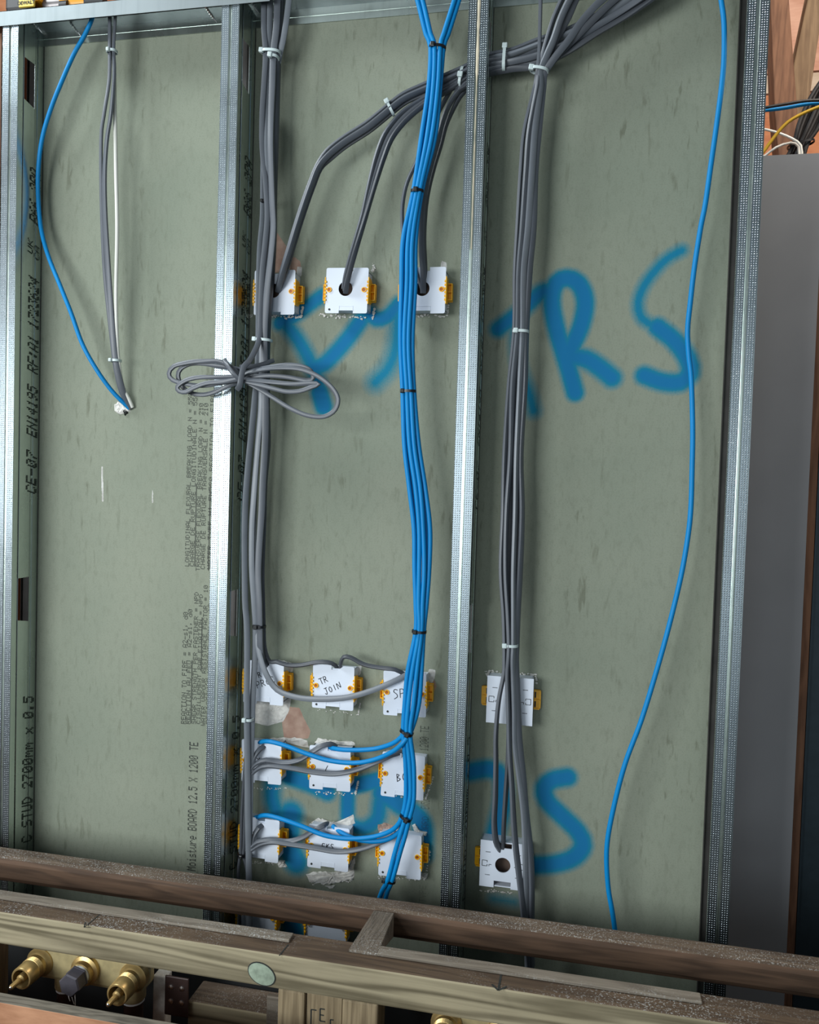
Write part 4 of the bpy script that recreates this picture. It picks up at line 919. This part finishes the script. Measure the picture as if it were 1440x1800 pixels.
# ------------------------------------------------------------------ timber frame in front
def timber(name, a, b, mats, label, cat='timber', bevel=.003, fm=None, parent=None):
    m = MB(); m.box(a, b, fm=fm)
    org = ((a[0] + b[0]) / 2, (a[1] + b[1]) / 2, a[2])
    if parent is None:
        o = m.build(name, mats, None, origin=org, bevel=bevel); return tag(o, label, cat)
    return m.build(name, mats, parent, bevel=bevel)
TOPF = [0, 1, 0, 0, 0, 0]
timber('timber_rail', (-.35, -.19, .3055), (1.75, -.15, .3465), [M['woodA'], M['woodtop']], 'brown timber rail nearest the board, dusty with plaster on top', bevel=.009, fm=TOPF)
timber('timber_rail', (-.10, -.345, .3085), (1.75, -.292, .3545), [M['woodB'], M['woodtopB']], 'pale treated timber rail in front, pencil arrows and a large green knot', bevel=.003, fm=TOPF)
rail = bpy.data.objects['timber_rail.001']
timber('batten', (-.05, -.318, .3550), (.609, -.300, .3590), [M['woodstrip']], 'thin grey batten lying on the front rail at left', bevel=.001)
timber('batten', (.728, -.318, .3550), (1.125, -.300, .3590), [M['woodstrip']], 'thin grey batten lying on the front rail right of the short cross piece', bevel=.001)
# short cross piece
m = MB(); yA, yB = -.191, -.318
a0, a1 = at(655, 1597, yA), at(695, 1601, yA); b0, b1 = at(617, 1668, -.318), at(667, 1674, -.318)
zt_, zb_ = .3640, .3270
vs = [(a0[0], yA, zt_ - .016), (a1[0], yA, zt_ - .016), (a1[0] - .022, yB, zt_), (a0[0] - .022, yB, zt_)]
vs = [(.692, yA, .3455), (.722, yA, .3455), (.729, yB, .3585), (.690, yB, .3585)]
vs += [(x, y, z - (.036 if y == yA else .0038)) for x, y, z in vs]
m.add(vs, [(0, 1, 2, 3)[::-1], (4, 5, 6, 7), (0, 4, 5, 1)[::-1], (1, 5, 6, 2)[::-1], (2, 6, 7, 3)[::-1], (3, 7, 4, 0)[::-1]], 0)
tag(m.build('cross_piece', [wood('ribbed_cross_piece', rgb(78, 70, 60), rgb(120, 110, 98), (60, 3, 3), dust=.9)], None, origin=(.707, -.25, .32), bevel=.001), 'short dusty grooved timber piece bridging the two rails', 'timber')
# uprights under the front rail
timber('timber_post', (.604, -.343, FZ), (.6405, -.300, .3085), [M['woodpost']], 'upright timber under the knot side of the front rail, left of the stamped block', 'post')
timber('timber_post', (.690, -.343, FZ), (.737, -.300, .3085), [M['woodpost']], 'upright timber just right of the stamped block under the front rail', 'post')
blk = timber('stamped_block', (.6415, -.338, FZ), (.689, -.300, .3060), [M['woodpost']], 'stamped timber block with an E mark set between the two front uprights', 'post', bevel=.001)
m = MB(); by = -.3385
def emb(pts, wd=.0016):
    for a, b in zip(pts[:-1], pts[1:]):
        a = Vector((a[0], by, a[1])); b = Vector((b[0], by, b[1])); d = (b - a).normalized(); p = Vector((-d[2], 0, d[0])) * wd / 2
        m.add([a - p, b - p, b + p, a + p], [(0, 1, 2, 3)])
emb([(.648, .285), (.648, .262), (.674, .262), (.674, .276), (.678, .276)]); emb([(.648, .285), (.655, .285)]); emb([(.660, .288), (.660, .272)]); emb([(.660, .288), (.666, .288)]); emb([(.660, .280), (.665, .280)]); emb([(.660, .272), (.667, .272)])
o = m.build('stamp_mark', M['ink'], blk); o.location = -Vector(blk.location)
timber('timber_post', (.245, -.340, FZ), (.334, -.300, .3080), [M['wooddark']], 'shaded upright at the far left under the front rail', 'post') if False else None
p = at(16, 1700, -.30)
timber('timber_post', (p[0] - .04, -.335, FZ), (p[0], -.300, .3080), [M['wooddark2']], 'shaded upright timber at the left edge beside the brass valve', 'post')
# lower rail seen through the frame
a = at(328, 1723, -.25); b = at(465, 1752, -.25)
timber('timber_rail', (at(330, 1740, -.285)[0], -.285, .185), (.603, -.235, .232), [M['woodB'], M['woodtop']], 'lower timber rail glimpsed behind the frame, gritty dust on top', fm=TOPF)
timber('timber_block', (.570, -.292, .150), (.603, -.286, .262), [M['woodstrip']], 'small pale timber end beside the left front upright', bevel=.001)
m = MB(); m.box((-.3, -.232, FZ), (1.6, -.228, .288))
tag(m.build('shade_sheet', M['shade_backing'], origin=(.6, -.23, FZ)), 'added black sheet standing for the shade in the timber frame behind the brass valves', 'shade_backing')  # added to blacken the space behind the valves and block low light
# pencil arrows and the knot on the front rail
def ribbon(name, P, wd, mat, parent, z=None, y=None):
    mb = MB()
    for L in P:
        for a, b in zip(L[:-1], L[1:]):
            a = Vector(a); b = Vector(b); d = (b - a).normalized(); nr = Vector((0, 0, 1)) if z is not None else Vector((0, -1, 0)); p = d.cross(nr).normalized() * wd / 2
            mb.add([a - p, b - p, b + p, a + p], [(0, 1, 2, 3)])
    o = mb.build(name, mat, parent); o.location = -Vector(parent.location); return o
def atz(u, v, z):
    d = _M @ Vector(((u - 720) / FPX, 1, (900 - v) / FPX)); t = (z - CAM[2]) / d[2]; return CAM + d * t
ZT = .3549
ribbon('pencil_arrow', [[atz(176, 1607, ZT), atz(148, 1630, ZT)], [atz(160, 1630, ZT), atz(148, 1630, ZT), atz(150, 1621, ZT)]], .0016, M['ink'], rail, z=1)
ribbon('pencil_arrow', [[atz(507, 1660, ZT), atz(491, 1680, ZT)]], .0018, M['ink'], rail, z=1)
ribbon('pencil_arrow', [[atz(881, 1713, ZT), atz(876, 1741, ZT)], [atz(865, 1730, ZT), atz(876, 1741, ZT), atz(891, 1734, ZT)]], .0026, M['ink'], rail, z=1)
kc = at(460, 1712, -.3455); mb = MB(); n = 28
vs = [(kc[0], -.3475, kc[2])] + [(kc[0] + .0185 * math.cos(2 * PI * i / n) * math.cos(.35) - .0125 * math.sin(2 * PI * i / n) * math.sin(-.35), -.3462, kc[2] + .0185 * math.cos(2 * PI * i / n) * math.sin(-.35) + .0125 * math.sin(2 * PI * i / n)) for i in range(n)]
mb.add(vs, [(0, (i + 1) % n + 1, i + 1) for i in range(n)]); o = mb.build('knot', M['knot'], rail); o.location = -Vector(rail.location); o['label'] = 'pale green oval knot'
mb = MB(); ring = [(kc[0] + (v[0] - kc[0]) * 1.07, -.3458, kc[2] + (v[2] - kc[2]) * 1.10) for v in vs[1:]]
mb.add([(kc[0], -.3458, kc[2])] + ring, [(0, (i + 1) % n + 1, i + 1) for i in range(n)]); o = mb.build('knot_rim', M['ink'], rail); o.location = -Vector(rail.location)
# front ply board
m = MB(); m.box((-.1, -.438, FZ), (1.1, -.420, .296), fm=[0, 1, 0, 0, 0, 0])
tag(m.build('plywood_board', [M['ply'], M['plyedge']], origin=(.4, -.43, FZ), bevel=.001), 'orange-brown plywood board in the bottom left corner, rough grey top edge', 'plywood')
# steel plate with four screws, and the pale block beside it
pc = at(310, 1750, -.293); br = thing('steel_plate', 'dark brown steel plate with four screws beneath the front rail', 'plate', (pc[0], -.29, pc[2]))
m = MB(); m.box((-.018, -.003, -.030), (.018, 0, .026)); m.build('plate_body', M['bracket'], br, bevel=.002)
for dx in (-.008, .008):
    for dz in (-.009, .011):
        m = MB(); m.lathe((dx, -.003, dz), (0, -1, 0), [(0, .004), (.0012, .0036), (.002, .001)], 12); m.build('screw_head', M['screw'], br)
pc = at(281, 1752, -.29)
timber('timber_block', (pc[0] - .012, -.288, .18), (pc[0] + .008, -.270, .262), [M['core']], 'pale block between the brass valve and the brown steel plate', bevel=.002)

# ------------------------------------------------------------------ brass shower valves
def valve(x0, z0, label, full=True):
    root = thing('shower_valve', label, 'valve', (x0, -.318, z0))
    m = MB(); m.box((-.012, -.004, -.024), (.156, .034, .024)); m.build('valve_bar', M['brassd'], root, bevel=.006)
    for x in (0, .143):
        m = MB(); m.lathe((x, .004, 0), (0, -1, 0), [(0, .0200), (.010, .0200), (.012, .0180), (.014, .0172), (.016, .0152), (.048, .0150), (.049, .0143), (.049, .0122), (.030, .0120)], 28)
        cr = m.build('cartridge', M['brass'], root, True)
        for q in range(7):
            g = MB(); g.lathe((x, -.018 - q * .0012, 0), (0, -1, 0), [(0, .0151), (.0004, .0156), (.0008, .0151)], 24); g.build('thread_ring', M['brass'], cr, True)
        m = MB(); m.lathe((x, -.028, 0), (0, -1, 0), [(0, .0060), (.018, .0058), (.020, .0038), (.036, .0034), (.038, .0026)], 16); m.build('spindle', M['brass'], cr, True)
        m = MB(); m.lathe((x, -.0655, 0), (0, -1, 0), [(0, .0026), (.002, .0014)], 12); m.build('spindle_tip', M['screw'], cr, True)
    m = MB(); m.lathe((.072, .000, .001), (0, -1, 0), [(0, .0205), (.010, .0205), (.012, .0160), (.020, .0160)], 28); m.build('centre_port', M['brass'], root, True)
    m = MB(); m.lathe((.072, -.019, .001), (0, -1, 0), [(0, .0138), (.006, .0142), (.007, .0136)], 24); m.build('thread_tape', M['ptfe'], root, True)
    m = MB(); m.lathe((.072, -.025, .001), (0, -1, 0), [(0, .0168), (.002, .0168), (.002, .0158), (.018, .0158), (.020, .0142)], 6); m.build('hexagon_cap', M['cap'], root)
    for k in range(3):
        m = MB(); sweep(m, [(.066 + k * .004, -.034, -.010), (.066 + k * .005, -.036, -.018), (.068 + k * .004 + .002 * (k % 2), -.035, -.026 - .003 * k)], .0014, .0006, 0, 6, .003); m.build('tape_strand', M['ptfe'], root)
    for x, r in ((.030, .0150), (.135, .0165)):
        m = MB(); m.lathe((x, .012, -.012), (0, 0, -1), [(0, r), (.026, r), (.028, r * .93)], 24); m.build('inlet', M['brassd'], root, True)
        m = MB(); m.lathe((x, .012, -.039), (0, 0, -1), [(0, r * .88), (.004, r * .9), (.005, r * .8)], 20); m.build('tape_collar', M['ptfe'], root, True)
        m = MB(); m.lathe((x, .012, -.044), (0, 0, -1), [(0, r * .8), (.02, r * .8), (.3, r * .8)], 20); m.build('supply_pipe', M['bracket'], root, True)
    return root
v0 = at(74, 1688, -.318); valve(v0[0], v0[2], 'brass shower valve bar with two cartridges and a dark hexagon cap, bottom left')
v1 = at(786, 1795, -.318); valve(v1[0], v1[2], 'second brass shower valve barely showing under the rail at bottom centre')

# ------------------------------------------------------------------ tool on the track
tl = thing('cordless_drill', 'black and yellow cordless drill lying on top of the head track at top left', 'power tool', (.025, -.04, 1.7417))
tz = 0
def tb(name, a, b, mat, bev=.003):
    m = MB(); m.box(a, b); return m.build(name, M[mat], tl, bevel=bev)
tb('battery', (-.052, -.030, .001), (-.008, .05, .042), 'toolb', .005)
tb('housing', (-.056, -.024, .017), (.010, .048, .075), 'tooly', .006)
lab = tb('label_plate', (-.0225, -.0335, .003), (.0065, -.029, .0165), 'toollab', .001)
m = MB(); m.cyl((.008, .002, .020), (.044, .002, .020), .016, n=24); m.build('gearbox', M['toolm'], tl, True)
m = MB(); m.cyl((.042, .002, .0195), (.085, .002, .0195), .0185, .014, n=24); m.build('nose_cone', M['tooly'], tl, True)
m = MB(); m.cyl((.044, -.012, .010), (.058, -.012, .010), .009, n=16); m.build('clutch_ring', M['toolb'], tl, True)
m = MB(); m.cyl((.085, .002, .016), (.118, .002, .016), .0135, .010, n=20); m.build('chuck', M['toolb'], tl, True)
cu = bpy.data.curves.new('brand_lettering', 'FONT'); cu.body = 'DEWALT'; cu.size = .0082; cu.extrude = .0001; cu.offset = .00025; cu.align_x = 'CENTER'
to = bpy.data.objects.new('t', cu); C.objects.link(to); bpy.context.view_layer.update()
dg = bpy.context.evaluated_depsgraph_get(); tm = bpy.data.meshes.new_from_object(to.evaluated_get(dg)); bpy.data.objects.remove(to)
tm.materials.clear(); tm.materials.append(M['ink'])
bo = bpy.data.objects.new('brand_lettering', tm); C.objects.link(bo); bo.parent = tl; bo.rotation_euler = (PI / 2, 0, 0); bo.location = (-.008, -.0338, .0065)
# loose bricks beside it
for i, (x, w_) in enumerate(((.150, .036), (.195, .030))):
    m = MB(); m.box((x, -.02, 1.7417), (x + w_, .05, 1.767)); tag(m.build('brick_piece', M['redbrick'], origin=(x, 0, 1.7417), bevel=.003), ('orange brick piece on the head track left of the blue cable', 'orange brick piece on the head track right of the blue cable')[i], 'brick')

# ------------------------------------------------------------------ rafters and cables at top right, beyond the wall
def rafter(L, y0, y1, mat, label):
    P = [(at(u, v, y0)[0], at(u, v, y0)[2]) for u, v in L]
    m = MB(); m.prism(P[::-1], y0, y1); o = m.build('rafter', M[mat], None, origin=(P[0][0], y0, P[0][1]), bevel=.003); tag(o, label, 'rafter')
rafter([(1352, -60), (1383, -60), (1402, 190), (1408, 320), (1372, 320), (1362, 190)], .80, .86, 'wooddark', 'brown timber brace leaning at top right, the left one')
rafter([(1432, -60), (1458, -60), (1424, 170), (1400, 330), (1374, 330), (1396, 110)], .90, .95, 'wooddark2', 'tan timber brace crossing behind the brown one at top right')
def far(L, d, mat, label, w, group=None, cat='cable'):
    mb = MB(); sweep(mb, [tuple(at(u, v, d)) for u, v in L], w, w, 0, 10, .01); tag(mb.build('loose_cable', M[mat], None, True, origin=at(L[0][0], L[0][1], d)), label, cat, group)
far([(1330, 191), (1346, 189), (1380, 183), (1420, 177), (1460, 176)], .42, 'blackc', 'black cable crossing in front of the braces at top right', .006)
far([(1330, 196), (1346, 194), (1380, 190), (1425, 182), (1462, 181)], .43, 'blue', 'dull blue cable just under the black one at top right', .007)
far([(1330, 282), (1346, 262), (1362, 240), (1385, 215), (1415, 198), (1445, 186)], .40, 'yellowc', 'yellow cable curving up at top right', .0065)
far([(1330, 226), (1348, 228), (1372, 235), (1393, 244), (1408, 256), (1410, 280)], .44, 'white', 'upper white cable bending down into the dark bundle at top right', .005)
far([(1330, 282), (1346, 273), (1365, 259), (1390, 251), (1404, 258), (1405, 282)], .46, 'white', 'lower white cable bending down into the dark bundle at top right', .005)
for k in range(7):
    q = k - 3
    far([(1462 + q * 3, 130), (1447 + q * 5, 160), (1434 + q * 6, 190 + k), (1420 + q * 5.5, 222 + k), (1408 + q * 4, 252), (1396 + q * 5, 285), (1388 + q * 6, 330)], .47 + .009 * (k % 3), 'blackc', 'dark cable in the tied bundle at top right', .0085, 'dark cables at top right')
r_ = tie(1408, 254, -478, 20, 16, 12, 'tieb', 'black tie holding the dark cables at top right', -.9, .006)
